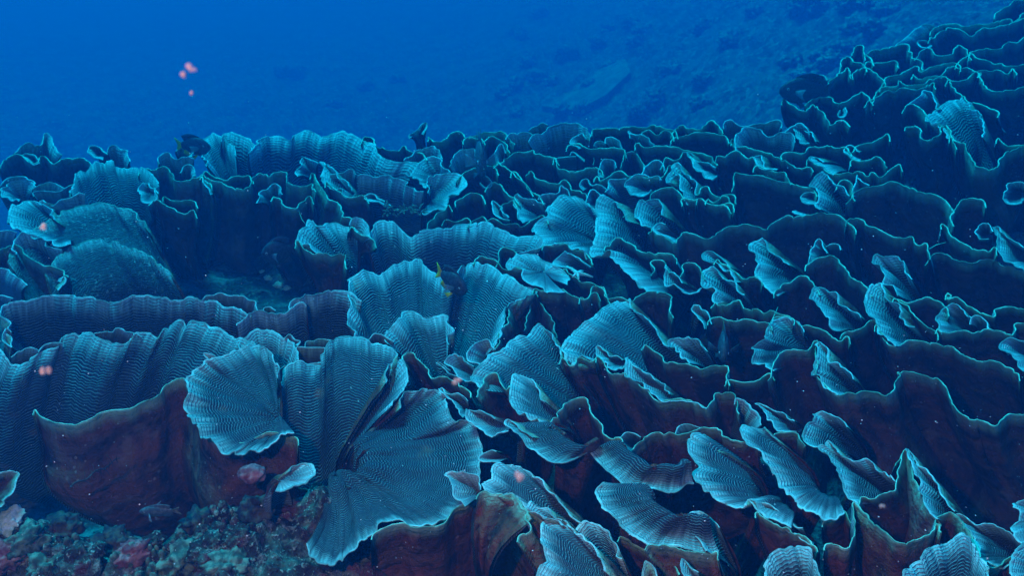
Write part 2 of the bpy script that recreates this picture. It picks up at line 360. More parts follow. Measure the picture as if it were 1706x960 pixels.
p('small curled horn of coral sticking up from the top left of the round dish', 'R', 'S 700,262 695,240 675,218 700,220 725,232 735,255', off=(2, 12), conv=0.5, z=-0.04, stem=0.01)
big = p('giant central ridged fan spreading down to the lower middle with folded lobes', 'R', 'T 10,640 30,580 60,535 90,515 150,525 210,515 222,490 235,440 290,395 340,388 400,400 450,432 510,440 560,465 562,500 545,540', off=(5, 225), conv=1.02, sink=0.03, z=-0.012, k=0.55, skin='ridged_deep')
p('tall tube-like fold with a rounded top', 'R', 'K 1050,170 1060,80 1100,20 1150,0 1190,60 1190,130 1150,220 1080,330', base=(760, 640), conv=0.35, sink=0.02, z=-0.01, parent=big)
p('broad right lobe that wraps round a shaded hollow and runs down to the brown wall', 'R', 'K 1120,330 1180,245 1250,222 1330,208 1400,212 1450,262 1490,360 1540,450 U 925,188 985,200 1010,280 1025,350 1020,430 1005,500 960,580 900,640 830,690 760,705 690,715 640,697 560,705 500,740 430,770 392,830 340,880 290,905 225,900 180,860 150,800', base=(860, 760), conv=0.3, sink=0.05, z=-0.004, k=0.9, skin='ridged_deep', parent=big, bulge=0.16, ruf=1.3)
p('small curled ear of ridged coral on the lower left of the giant central fan', 'R', 'K 350,800 400,755 460,737 515,745 535,785 515,835 460,870 390,905 320,925 250,930', base=(310, 850), conv=0.2, sink=0.02, z=-0.04)
p('smooth shaded brown wall under the giant central fan at the bottom edge', 'U', 'U 0,500 60,520 140,530 210,560 260,600 300,650 330,700', off=(-10, 80), conv=0.8, z=0.12)

# centre fans
p('flat topped ridged fan left of the large pleated fan', 'R', 'G 365,500 368,440 440,400 470,383 540,387 580,385 620,362 720,362 800,385 850,440', off=(0, 66), conv=0.95)
p('long low rim running left from the flat topped ridged fan', 'R', 'G -40,610 0,580 60,520 150,505 210,542 230,515 310,510 370,480 440,445 470,470', off=(10, 66), conv=0.95)
p('large pleated fan in the centre behind the yellow finned fish', 'R', 'T 360,420 345,300 340,200 332,150 350,125 400,95 450,90 490,100 560,60 610,42 680,38 710,75 760,110 800,138 835,120 850,85 900,55 950,50 1010,65 1060,95 1110,125 1150,150 1220,170 1190,205 1130,235 1103,262 1090,310 1060,370 1035,430', base=(735, 600), conv=0.45, sink=0.03)
p('dark outer side of the large pleated fan facing the striped fan', 'U', 'T 1033,432 1060,370 1090,310 1103,262 1130,235 1190,205 1218,173', off=(28, 50), conv=0.7, z=0.004)
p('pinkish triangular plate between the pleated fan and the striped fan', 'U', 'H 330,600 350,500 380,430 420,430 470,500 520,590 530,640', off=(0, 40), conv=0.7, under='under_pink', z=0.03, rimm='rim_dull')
p('two-part ridged fan standing in front of the large pleated fan', 'R', 'T 515,440 520,380 550,340 590,300 600,275 630,270 670,300 705,300 760,295 800,300 820,330 820,380 812,440', base=(770, 600), conv=0.35, sink=0.03)
p('ribbed fan behind the round dish with a pointed right corner', 'R', 'G -10,790 0,740 60,670 100,640 150,628 230,645 290,690 330,700 390,760 430,860', base=(230, 1000), conv=0.5, sink=0.03)
p('small pointed leaf on the right corner of the ribbed fan', 'R', 'G 320,700 350,675 400,710 430,722 408,755', off=(-3, 12), conv=0.5)
p('low rounded rim behind the gap left of the giant central fan', 'R', 'G 455,760 470,725 540,712 640,712 680,730', off=(0, 18), conv=0.95)
p('lower of the two short rims in the gap left of the giant central fan', 'R', 'G 395,790 405,765 500,770 600,775 640,800', off=(0, 26), conv=0.95)
p('notched frill on top of the left shoulder of the giant central fan', 'R', 'G 270,905 320,895 345,930 380,870 440,865 500,880 580,870', off=(0, 24), conv=0.9, z=-0.005)
p('short rim with a dark hole just right of the top of the giant central fan', 'R', 'G 905,710 950,670 990,670 1030,690 1090,730', off=(4, 15), conv=0.8)

p('left hooked end of the long centre back fan with a bright folded corner', 'R', 'B 545,955 470,910 415,885 403,860 415,810 440,780 470,728 520,725 560,755 600,740 640,720 700,740 780,752 850,790', base=(740, 1020), conv=0.35, sink=0.03)
p('small pleated leaf on the notch of the centre back fan', 'R', 'B 785,750 800,700 840,690 880,710 920,760 945,850', off=(-8, 30), conv=0.4, z=-0.01)
p('edge of the small pleated leaf turning its brown side outward', 'U', 'B 790,752 840,800 900,825 942,855', off=(-8, 14), conv=0.7, z=-0.014)
p('long wave shaped centre back fan with two broad humps', 'R', 'B 900,830 920,770 980,720 1040,712 1100,735 1160,790 1220,840 1290,800 1370,785 1440,775 1500,765 1550,738 1620,745 1706,740 C 60,740 130,770 200,795 270,822 340,822 400,812 440,860 435,900 380,925 290,950', off=(-10, 95), conv=0.8, sink=0.03)
p('brown triangular underside hanging below the hooked end of the centre back fan', 'U', 'G 405,10 450,60 530,105 560,90 650,100 745,105 742,150', off=(12, 70), conv=0.45, z=-0.005)

# right centre blades
p('striped fan leaning right with a sharp crest right of the two-part fan', 'R', 'T 965,650 925,600 928,560 980,520 1000,490 1060,470 1090,430 1150,400 1180,400 1210,360 1245,340 1280,380 1320,440 1370,520', base=(1420, 680), conv=0.4, sink=0.035)
p('green brown hood hiding the foot of the striped fan', 'U', 'L 415,225 440,180 470,120 540,95 560,130 580,190 610,215 635,180', off=(55, 75), conv=0.8, z=-0.012)
p('finely ridged fin rising in front of the striped fan', 'R', 'L 900,462 850,430 825,405 790,430 740,400 690,350 640,290 635,220 645,130 670,100 720,110 790,150 850,230 900,290', base=(990, 420), conv=0.35, sink=0.02, z=-0.02)
p('small scalloped fan left of the striped fan and right of the two-part fan', 'R', 'T 925,605 870,590 820,560 795,520 810,485 850,475 890,490 930,540', base=(950, 590), conv=0.3)
p('small pale lobe above the scalloped fan beside the striped fan', 'R', 'T 965,528 920,510 893,480 905,450 960,430 1000,420 1035,460', base=(1020, 520), conv=0.3)
p('thin pointed leaf below the two-part ridged fan', 'R', 'T 880,603 820,580 770,545 750,525 770,520 820,555', base=(850, 600), conv=0.3, z=-0.01)
p('wavy brown plate with a frilled edge right of the two-part ridged fan', 'U', 'T 600,492 635,478 655,500 680,520 710,545 725,590 780,590 830,610 900,650', off=(35, 60), conv=0.8, under='under')
p('dark spoon shaped leaf beside the right edge of the giant central fan', 'R', 'L 275,420 265,340 215,285 150,260 120,215 145,202 200,225 270,260 340,290', base=(330, 340), conv=0.3, z=-0.01)
p('thick paddle shaped leaf with a bright left tip near the fin', 'R', 'L 640,520 560,545 500,562 450,530 425,470 380,445 325,425 315,360 350,350 400,370 450,400 530,410', base=(620, 460), conv=0.3, z=-0.03)
p('short pale lip just left of the paddle shaped leaf', 'R', 'L 560,738 500,722 430,715 418,690 460,665 500,645 540,660', base=(590, 700), conv=0.4, z=-0.02)
p('small frilly ruffled leaf at bottom centre left of the long striped ramp', 'R', 'U 945,612 930,580 890,560 870,510 840,460 870,445 930,440 980,450 1020,490 1030,530', base=(1000, 545), conv=0.25, z=-0.05)
p('long striped ramp of coral running down to the bottom edge', 'R', 'O 335,485 290,430 230,378 150,370 90,378 30,348 8,300 45,285 70,250 85,190 130,165 200,170 290,190 360,230 410,290 480,350 560,430 640,500 730,575', base=(700, 640), conv=0.5, sink=0.03, z=-0.05)
p('olive lip curling under the left end of the long striped ramp', 'U', 'O -10,375 30,355 90,380 150,373 220,380 270,412 300,460 340,505', off=(-18, 40), conv=0.7, z=-0.052, under='under')
p('short ribbed fold lying across the long striped ramp', 'R', 'O 600,580 540,552 440,548 380,528 332,505 335,470 360,430 400,470 460,490 520,510 580,570', base=(620, 620), conv=0.5, z=-0.065)
p('forked lip standing left of the lowest striped blade', 'U', 'O 285,682 345,655 360,620 330,560 340,512 400,520 460,560', off=(25, 55), conv=0.7, z=-0.05)
p('lowest striped blade with a beaded left edge at the bottom centre', 'R', 'O 395,990 415,920 470,850 440,780 430,700 430,620 450,575 540,560 620,600 700,660 760,710 810,760 840,840 880,930', base=(1050, 1120), conv=0.5, sink=0.03, z=-0.06)
p('round ribbed knob behind the lowest striped blade', 'R', 'O 690,640 710,595 760,575 830,590 880,660 950,740 1010,840', base=(1030, 980), conv=0.6, z=-0.045)
p('huge smooth dark red wall at the bottom left of centre', 'U', 'U 490,752 560,712 640,702 690,722 760,714 830,700 890,632 950,606 1030,555 1100,560 1180,580 1240,640 1300,720', off=(-5, 130), conv=0.95, z=-0.01, ruf=0.4)
p('wide front bowl with a smooth bright lip in the middle foreground', 'R', 'L 1190,670 1100,710 1010,740 920,725 850,680 780,620 720,560 660,510 600,465 605,430 640,420 680,445 720,500 800,560', base=(1010, 560), conv=0.6, sink=0.03, z=-0.035, ruf=0.5, k=0.95, bulge=0.26, skin='ridged_deep')
p('big brown arched plate rising behind the wide front bowl', 'U', 'L 900,480 950,400 1000,350 1060,300 1110,275 1160,268 1200,310 1220,390 1290,460 1300,520 1350,550 1420,560 1440,620 1480,650 1530,610 1600,540 1660,515 M 480,515 590,530 640,510 710,485 800,490 870,505 910,560 960,575 1020,575 1090,555', off=(25, 75), conv=0.97, z=-0.015, k=0.95)
p('small ridged pocket inside a bend of the brown arched plate', 'R', 'M 195,645 155,610 145,560 180,530 240,520 290,548', base=(240, 585), conv=0.6, z=-0.008)
p('short ridged crest behind the brown arched plate', 'R', 'M 540,525 560,480 620,458 710,480', off=(5, 15), conv=0.9)
p('long sweeping trough with dark ridges below the brown arched plate', 'R', 'O 1520,310 1460,320 1420,355 1360,365 1240,350 1150,340 1080,345 1010,310 940,245 870,180 800,110 755,68 800,60', base=(1180, 170), conv=0.75, sink=0.03, z=-0.03, ruf=0.5, k=0.95, bulge=0.26, skin='ridged_deep')
p('shallow dark scoop with a finely toothed edge near the bottom', 'R', 'O 1706,785 1640,800 1560,797 1450,765 1350,740 1200,735 1140,700 1040,640 960,570 900,515 850,470 825,400 830,340 870,300', base=(1330, 520), conv=0.6, sink=0.03, z=-0.04, ruf=0.6, k=0.9, bulge=0.22, skin='ridged_deep')
p('olive margin folded below the shallow dark scoop', 'U', 'O 1190,738 1290,742 1400,762 1500,790 1600,800 1690,790', off=(15, 30), conv=0.9, z=-0.043)
p('smooth tongue shaped plate with a rounded tip beside the shallow scoop', 'R', 'O 1600,795 1550,710 1480,650 1442,610 1450,560 1490,515 1560,503 1640,540 1700,620', base=(1720, 790), conv=0.5, z=-0.05, ruf=0.5)
p('narrow pale spike poking up at the bottom edge', 'R', 'O 1250,1000 1240,945 1210,880 1175,853 1158,900 1155,980', off=(6, 16), conv=0.6, z=-0.05)
p('curled sliver of rim at the bottom right of the pale spike', 'R', 'O 1490,1000 1440,950 1412,905 1420,860 1440,838 1480,880 1530,950', base=(1540, 970), conv=0.4, z=-0.05)
p('dark wall rising from the bottom edge under the shallow scoop', 'U', 'O 1000,680 1080,720 1180,780 1300,860 1380,900', off=(0, 50), conv=0.9, z=-0.01)

p('widest tilted blade of tight ridges right of the striped fan', 'R', 'X 330,598 290,625 220,605 180,648 130,612 123,570 150,500 210,430 270,400 350,330 420,290 480,273 510,290 560,350 620,400 680,480 740,540', base=(820, 740), conv=0.45, sink=0.035)
p('olive brow below the left end of the widest tilted blade', 'U', 'X 128,610 180,650 225,608 290,630 335,595', off=(45, 70), conv=0.9, z=-0.008)
p('teardrop leaf hanging on the lower edge of the widest tilted blade', 'R', 'X 480,650 462,680 420,690 380,662 345,610 320,538 360,558 430,600 470,620', base=(475, 625), conv=0.3, z=-0.015)
p('long boat shaped blade below the widest tilted blade', 'R', 'X 960,892 920,862 850,850 760,838 700,847 640,822 580,762 510,712 485,670 485,600 530,640 600,690 680,730 740,810', base=(775, 832), conv=0.3, z=-0.02)
p('broad purple brown wall beneath the long boat shaped blade', 'U', 'X 330,600 400,690 480,690 510,714 580,764 640,824 700,849 780,836 850,850 920,870 948,892 980,850 1000,812 1060,805 1110,822 1120,880', off=(45, 110), conv=0.95, z=-0.016)
p('rough ridged shoulder right of the notch in the purple brown wall', 'R', 'X 1090,870 1110,830 1160,845 1200,880 1240,930 1260,990', off=(-10, 30), conv=0.6, z=-0.01)
p('jagged brown crested plate with a straight green edge right of the widest tilted blade', 'U', 'X 600,530 650,560 690,590 700,630 760,640 850,640 950,660 1010,655 1072,652 1068,720', off=(18, 62), conv=0.85, z=-0.004)
p('small dark fan with a saw toothed edge behind the jagged crested plate', 'R', 'X 860,627 830,612 790,592 770,552 738,517 750,492 820,498 850,485 900,500 950,575', base=(960, 650), conv=0.4)
p('thin drooping line of rim between the jagged plate and the round ribbed fan', 'U', 'X 1068,735 1120,742 1200,747 1250,732 1312,692', off=(12, 42), conv=0.9)
p('broken ragged tuft of blade left of the green crested strip', 'R', 'X 950,430 905,390 882,318 920,340 970,375 985,410', base=(985, 415), conv=0.3)
p('green crested strip right of the ragged tuft', 'U', 'X 965,385 1030,370 1080,400 1150,390 1200,385 1240,405 1310,405', off=(15, 65), conv=0.95)
p('wavy brown plate with a high hump behind the widest tilted blade', 'U', 'H 720,415 745,425 770,400 800,325 870,350 900,412 940,418 1010,408 1080,427 1150,392 1220,370 1300,375 1370,405 1358,430 1350,500', off=(10, 65), conv=0.85)
p('brown plate dipping between the pleated fan and the wavy hump', 'U', 'H 390,345 450,362 550,374 590,350 630,385 700,412 750,420 792,385 830,380', off=(15, 95), conv=0.95, ruf=0.6)
p('oval shell shaped blade with a bright even rim above the pleated fan', 'R', 'H 600,362 560,370 500,365 430,335 340,305 290,270 290,220 270,185 215,208 183,180 200,130 260,100 330,100 400,105 460,145 540,190 600,225 635,270 625,330', base=(440, 235), conv=0.12, sink=0.02, z=-0.008)
p('green roll of rim left of the oval shell shaped blade', 'U', 'H -30,130 60,130 130,165 190,212 240,218 285,208', off=(12, 26), conv=0.9, z=-0.003)
p('dark knob with a green top above the oval shell shaped blade', 'U', 'H 130,150 132,85 160,55 200,60 265,90', off=(6, 22), conv=0.8)
p('shaded fan behind the small broken pale coral', 'R', 'H 620,215 550,180 530,150 580,100 600,80 640,100 720,150 780,200', base=(760, 210), conv=0.4)
p('thin rim line running down from the small broken pale coral', 'U', 'H 600,210 640,250 700,285 760,310 830,330 880,350 900,412', off=(18, 40), conv=0.9)
p('curled blade with a long fine rim right of the brown hump', 'R', 'H 1565,322 1500,355 1430,357 1380,352 1330,312 1318,260 1310,180 1345,210 1380,260 1450,295', base=(1500, 345), conv=0.3)
p('small green hook left of the curled fine rimmed blade', 'U', 'H 1240,215 1213,165 1250,140 1290,150 1318,180', off=(12, 22), conv=0.7)
p('double bladed finger with a beaded left edge right of the curled blade', 'R', 'X 1050,290 1010,300 985,270 980,210 930,190 920,150 945,95 1000,100 1050,130 1100,180 1160,240', base=(1200, 320), conv=0.45)
p('ruffled brown cap left of the double bladed finger', 'U', 'X 815,110 812,80 850,62 900,75 925,115', off=(12, 26), conv=0.8)
p('frilly narrow crest above the double bladed finger', 'R', 'X 1130,165 1060,105 1010,68 960,62 925,32 940,0 980,5 1020,30 1090,80', base=(1170, 150), conv=0.4)
p('dipping rim line behind the double bladed finger', 'U', 'X 1010,38 1060,70 1110,110 1150,155 1180,162 1210,135 1255,150', off=(15, 40), conv=0.9)
p('green wave crested plate right below the double bladed finger', 'U', 'X 1000,290 1010,305 1060,310 1100,280 1140,272 1170,320 1250,330 1371,350 1440,372', off=(20, 50), conv=0.95)

# right foreground
p('tall blade with a deep notch in its left edge in the right foreground', 'R', 'W 1344,722 1280,690 1210,650 1150,590 1115,555 1070,600 1000,575 940,560 880,510 820,460 815,410 850,380 830,340 790,290 788,230 830,213 885,215 930,280', base=(1150, 500), conv=0.55, sink=0.02, z=-0.02)
p('tall blade with a toothed left edge second in the right foreground', 'R', 'V 405,620 350,655 290,668 230,625 170,595 120,540 80,490 45,440 0,385 -60,310 -110,270 -145,215 -155,170 -120,148 -70,165 -20,190 40,240', base=(200, 440), conv=0.5, sink=0.02, z=-0.022)
p('small pointed leaf lying behind the two tall notched blades', 'R', 'M 1395,512 1310,515 1240,490 1180,430 1140,370 1103,316 1170,340 1250,350 1320,372 1390,430', base=(1390, 480), conv=0.3, z=-0.005)
p('brown pillar under the small pointed leaf in the right foreground', 'U', 'M 1235,522 1300,516 1397,515 1420,560', off=(8, 50), conv=0.8, z=-0.008)
p('dark scallop edged shell behind the tall toothed blade', 'R', 'V 275,290 240,270 200,230 190,182 205,150 235,130 240,100 290,93 350,115 420,170', base=(460, 280), conv=0.4)
p('pale finely ridged triangular blade beside the deep funnel', 'R', 'V 480,575 430,520 390,460 360,390 350,340 325,305 270,270 280,258 310,270 318,238 345,285 400,330 460,340 540,350 620,400 690,450', base=(650, 530), conv=0.35, z=-0.015)
p('wing shaped rim reaching up to the sharp peak in the right foreground', 'U', 'V 482,572 500,540 560,545 620,520 670,490 690,440 700,380 715,320 735,288', off=(28, 38), conv=0.8, z=-0.02)
p('pinkish inner wall of the deep funnel below the sharp peak', 'U', 'V 700,345 735,292 770,400 805,510 850,600 905,652', off=(-20, 70), conv=0.7, z=-0.012, under='under_pink')
p('long bright blade falling from the sharp peak in the right foreground', 'R', 'V 905,658 860,620 830,570 800,510 805,470 780,410 750,340 733,283 790,350 850,410 900,460 940,530 1000,610', base=(1020, 650), conv=0.35, z=-0.022)
p('front of the deep funnel in the right foreground with a star shaped foot', 'U', 'V 315,790 370,797 415,815 450,770 462,700 450,575 500,612 550,670 620,730 700,780 760,777 820,760 870,730 902,690', off=(5, 110), conv=0.9, z=-0.03)
p('brown saddle right of the deep funnel', 'U', 'V 900,655 930,635 970,620 1010,640 1050,700 1090,760 1110,810 1140,880 1190,918 1290,860', off=(-25, 90), conv=0.9, z=-0.02)
p('finely ridged slope right of the brown saddle at lower right', 'R', 'V 1300,870 1190,918 1140,880 1110,800 1070,730 1020,660 1005,638 1060,660 1120,695 1200,700 1270,740 1330,790', base=(1300, 830), conv=0.3, z=-0.015)
p('purple tinted toothed fan at the bottom right edge', 'R', 'V 715,990 712,940 760,915 790,880 830,830 900,800 960,775 1020,745 1070,755 1095,820 1140,900 1170,990', off=(5, 60), conv=0.8, z=-0.06)
p('purple tinted rounded fan at the bottom edge left of the deep funnel', 'R', 'V -10,1000 0,870 30,830 100,815 170,800 240,830 255,880 272,950 270,1010', off=(10, 45), conv=0.8, z=-0.055)
p('bright ridged leaf left of the deep funnel foot', 'R', 'V 245,792 200,770 160,745 80,702 0,662 -70,590 -110,560 0,588 60,620 120,650 180,710', base=(190, 745), conv=0.3, z=-0.02)
p('brown lip under the bright ridged leaf at lower right', 'U', 'V -60,620 0,664 60,692 130,722 200,757 250,795', off=(5, 40), conv=0.9, z=-0.024)
p('beaded pale coral edge at the right border above the corner', 'R', 'V 1460,800 1380,785 1320,765 1298,730 1320,690 1350,660 1330,620 1298,600 1330,565 1400,540', base=(1470, 690), conv=0.5, z=-0.03)
p('pale corner plate at the lower right border', 'R', 'V 1363,1010 1290,970 1285,890 1310,830 1340,790 1420,770', base=(1440, 920), conv=0.5, z=-0.05)
p('low rim leaf left of the deep funnel near the tall toothed blade', 'U', 'V 300,668 340,662 380,640 405,618 420,640', off=(8, 40), conv=0.9, z=-0.01)

p('round ribbed fan with a toothed left edge at right of centre', 'R', 'R 90,632 40,600 0,570 -18,530 -15,480 20,440 60,400 65,350 110,315 180,308 230,345 270,390', base=(250, 490), conv=0.3)
p('vast brown ribbon plate sweeping to the right edge with a deep S shaped rim', 'U', 'R 85,635 90,580 150,500 210,490 290,500 320,460 345,445 345,530 345,590 335,612 350,650 400,700 460,750 520,740 570,745 620,725 680,735 740,755 780,720 790,680 820,640 800,622 850,615 900,620 960,640 1030,650 1080,690 1110,760 1140,830 1200,870 1280,890 1360,920 1390,890 1440,855 1600,855', off=(55, 130), conv=1.0, z=-0.01, ruf=0.8)
p('steep bright leaf standing in the bend of the vast brown ribbon plate', 'R', 'R 465,752 400,702 350,652 333,612 345,590 340,530 345,448 380,480 420,540 480,590 540,670', base=(585, 735), conv=0.35, z=-0.012)
p('finger blade with a rounded top and a long ribbed back', 'R', 'I 795,757 730,722 690,662 670,582 610,520 588,420 600,350 650,313 700,345 720,400 780,440 850,540 930,620', base=(980, 710), conv=0.4, z=-0.008)
p('slim ribbed blade left of the rounded finger blade', 'R', 'I 435,662 340,602 270,542 250,490 203,430 200,370 230,338 290,370 370,410 450,490 530,570', base=(560, 615), conv=0.35)
p('rim dipping from the slim ribbed blade up to a soft brown bump', 'U', 'I 425,662 490,652 550,630 590,580 650,570 700,680', off=(15, 45), conv=0.9)
p('olive crested plate running under the slim ribbed blade', 'U', 'I -80,560 0,545 60,560 130,605 200,620 280,650 350,682 400,712 455,685', off=(12, 45), conv=0.9)
p('long brown plate with an arched green rim right of the rounded finger blade', 'U', 'I 660,610 700,690 740,735 790,757 850,747 880,720 960,715 1020,725 1100,745 1200,770 1260,820 1320,845 1400,865 1500,870 1580,900 1660,948', off=(25, 75), conv=0.97, z=-0.004)
p('narrow sloping rim between two ridged slopes right of the rounded finger blade', 'U', 'I 735,398 820,430 890,480 930,540 980,590 1075,655', off=(18, 22), conv=0.9)
p('green brown hump behind the narrow sloping rim', 'U', 'I 780,408 880,442 950,430 1040,425 1110,440 1155,488', off=(15, 48), conv=0.9)
p('swirled ribbed fan near the right edge with a tiny second curl', 'R', 'I 1135,658 1100,622 1093,560 1110,520 1160,480 1220,473 1280,500 1335,550', base=(1330, 640), conv=0.35)
p('tiny curl attached right of the swirled ribbed fan', 'R', 'I 1325,600 1330,558 1355,538 1400,545 1450,592 1460,640', off=(4, 16), conv=0.6)
p('long even rimmed brown plate below the swirled ribbed fan', 'U', 'I 1095,625 1120,648 1160,657 1200,652 1280,635 1340,655 1420,645 1500,655 1600,675 1640,640 1650,600 1760,595', off=(18, 60), conv=0.97)
p('zigzag rim with a broken tip above the swirled ribbed fan', 'U', 'I 1158,378 1165,422 1230,405 1290,450 1400,510 1490,535 1502,490 1560,485 1640,480 1760,510', off=(18, 45), conv=0.97)
p('bright blade at the right edge halfway down', 'R', 'I 1760,1010 1706,960 1670,900 1600,832 1568,820 1553,750 1590,713 1640,700 1720,705 1790,740', base=(1830, 870), conv=0.5)
p('upright ribbed blade with a smooth shaded back left of the upper zigzag rim', 'R', 'Q 880,825 840,760 810,702 800,660 768,640 763,625 790,615 850,620 890,622 920,680 940,740', base=(980, 835), conv=0.35)
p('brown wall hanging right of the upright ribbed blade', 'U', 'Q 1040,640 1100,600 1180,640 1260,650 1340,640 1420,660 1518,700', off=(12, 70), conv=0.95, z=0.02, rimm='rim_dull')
p('bright frilly blade with a beaded edge left of the upright ribbed blade', 'R', 'Q 295,797 262,795 220,762 178,722 180,660 172,600 145,582 150,557 200,533 225,533 240,570 290,612 350,660', base=(400, 730), conv=0.35)
p('scalloped crest joined to the foot of the bright frilly blade', 'U', 'Q 275,800 310,765 350,752 400,720 440,730 480,775', off=(22, 45), conv=0.9)
p('crumpled tuft on top of a sloping brown plate', 'R', 'Q 442,664 450,600 480,555 492,535 515,560 545,600', base=(530, 630), conv=0.4)
p('sloping brown plate with a scalloped crest under the crumpled tuft', 'U', 'Q 435,666 500,628 560,620 610,660 670,730 740,785', off=(12, 60), conv=0.9)
p('faint rounded leaf right of the crumpled tuft', 'R', 'Q 530,575 555,560 590,565 600,590', off=(2, 14), conv=0.8)

# upper right
p('large dark plate with a straight sloping rim left of the ribbed shield', 'U', 'D 95,470 100,400 110,373 140,385 200,395 300,400 400,430 500,455 600,475 665,492', off=(8, 75), conv=0.97, ruf=0.5)
p('ribbed shield shaped blade between two large dark plates', 'R', 'D 705,658 675,640 672,600 700,570 680,500 650,460 645,430 680,393 730,373 775,380 800,415 850,470 920,540', base=(900, 650), conv=0.45, z=-0.006)
p('small curled lobe on the left of the ribbed shield shaped blade', 'R', 'D 690,590 620,595 580,580 590,540 640,508 690,515', base=(690, 560), conv=0.4)
p('pale pointed leaf right of the ribbed shield shaped blade', 'R', 'D 945,545 950,480 965,395 982,395 1010,430 1050,470', base=(1000, 520), conv=0.5)
p('notched dark rim between the ribbed shield and the pale pointed leaf', 'U', 'D 845,450 880,430 920,435 940,470 935,520', off=(-2, 20), conv=0.8)
p('large dark plate with a domed scalloped rim at the upper right', 'U', 'D 925,560 960,510 1040,475 1140,465 1210,440 1280,455 1360,490 1450,520 1550,540 1610,580 1640,625 1665,652 1640,700', off=(10, 80), conv=0.92, ruf=0.7)
p('long dark plate with a gently arched rim across the right centre', 'U', 'C 1220,770 1240,810 1300,825 1350,860 1375,880 1420,830 1450,800 1530,820 1590,845 1640,840 1690,800 D 60,760 160,745 250,755 330,782 345,745 450,690 560,685 650,668 720,655 780,665 850,690 945,760', off=(18, 85), conv=0.97, ruf=0.8)
p('sloping dark plate with a knobbly lower right end', 'U', 'D 905,712 960,698 1020,720 1080,765 1200,815 1290,842 1360,825 1390,870 1420,887 1465,885 1472,935', off=(25, 65), conv=0.95, z=-0.002)
p('pale domed bowl wall high on the reef left of the upper right slope', 'R', 'D 130,220 95,150 95,115 130,80 180,58 230,78 340,97 460,87 512,108 520,160', off=(5, 32), conv=0.85)
p('winding near rim of the pale domed bowl', 'U', 'D 88,140 100,180 160,187 220,217 330,232 390,267 460,282 520,312 570,332 625,318', off=(12, 34), conv=0.97)
p('flat second rim behind the pale domed bowl', 'R', 'C 1700,60 D 40,10 100,5 200,30 300,35 400,15 412,60', off=(0, 22), conv=0.95)
p('frilly upright tuft right of the pale domed bowl', 'R', 'D 620,190 565,150 540,100 515,62 550,33 600,38 625,85 680,150', base=(690, 180), conv=0.4)
p('rim line running right from the frilly upright tuft', 'U', 'D 460,240 540,235 600,232 640,190 730,185 770,168 830,205 892,207', off=(14, 34), conv=0.97)
p('curled lip shaped like a hook right of the frilly upright tuft', 'R', 'D 990,287 940,282 905,245 889,203 910,182 945,192 990,230', base=(985, 250), conv=0.5)
p('short dark plate under the hook shaped lip', 'U', 'D 940,285 1000,290 1050,287 1110,265 1155,285', off=(8, 34), conv=0.95)
p('thin rising rim above the hook shaped lip', 'U', 'D 960,192 1010,162 1080,160 1130,130 1185,98', off=(12, 38), conv=0.97)
p('wavy rim climbing to a thin right tip above the ribbed shield', 'U', 'D 625,278 680,320 750,355 800,392 900,375 1010,360 1040,397 1080,370 1140,392 1200,360 1272,312', off=(18, 44), conv=0.97)
p('ridged slope inside the wavy rim above the ribbed shield', 'R', 'D 805,392 740,352 680,318 635,300 622,272 670,252 740,290', base=(850, 340), conv=0.4)
p('thin curled leaf on the far left rim of the upper right slope', 'R', 'D 400,366 300,352 250,312 222,275 262,243 300,290 350,335', base=(390, 362), conv=0.35)
p('short dark plate under the thin curled leaf', 'U', 'D 255,330 330,362 400,370 460,366 478,405', off=(6, 34), conv=0.95)
p('humped dark rim below the pale domed bowl', 'U', 'D -20,262 30,268 60,250 110,218 150,240 200,278 235,270', off=(8, 45), conv=0.97)
p('upper of two short green rims left of the large straight rimmed plate', 'U', 'C 1620,560 1660,590 D 0,545 30,535 90,540', off=(4, 24), conv=0.97)
p('lower of two short green rims left of the large straight rimmed plate', 'U', 'C 1560,560 1620,598 1690,612 D 80,603', off=(4, 40), conv=0.97)
p('thin stray rim below the straight rimmed plate', 'R', 'D 600,680 540,668 510,650', off=(5, 5), conv=0.8)
p('slanting rim line below the domed dark plate', 'U', 'Q 1108,453 1150,500 1200,545 1280,587 1345,592 1372,578', off=(14, 60), conv=0.95)
p('short bent rim right of the domed dark plate', 'U', 'Q 1160,405 1200,350 1250,333 1312,340', off=(10, 60), conv=0.95)
p('cup shaped curl near the right border', 'R', 'Q 1345,540 1285,542 1278,490 1310,463 1350,468 1372,495', base=(1345, 515), conv=0.25)
p('ribbed slope below the cup shaped curl at the right border', 'R', 'Q 1560,725 1518,700 1470,650 1420,642 1385,600 1382,550 1358,487 1380,480 1420,530 1518,572', base=(1540, 650), conv=0.35)
p('round ring shaped curl on the right border', 'R', 'Q 1540,350 1518,352 1470,362 1430,350 1408,310 1430,275 1470,260 1540,255', base=(1500, 310), conv=0.3)
p('great dark wall with a bowl shaped bright rim at the upper right border', 'U', 'Q 1150,18 1170,45 1225,60 1235,110 1270,160 1310,183 1370,180 1410,130 1440,95 1560,65', off=(15, 85), conv=0.95)
p('pale ribbed sail blade near the top right', 'R', 'E 1180,980 1130,890 1080,870 1040,890 1008,850 1030,820 1090,770 1150,730 1220,703 1290,708 1340,740 1360,800 1440,960', base=(1370, 1080), conv=0.6)
p('wriggling rim left of the pale ribbed sail blade', 'U', 'D 1330,35 1420,65 1430,120 1470,150 1525,128 1560,70 1610,35 1640,110 1662,152', off=(14, 55), conv=0.97)
p('short bent rim at the right border beside the great dark wall', 'U', 'Q 1390,28 1410,60 1450,75 1560,58', off=(8, 24), conv=0.95)

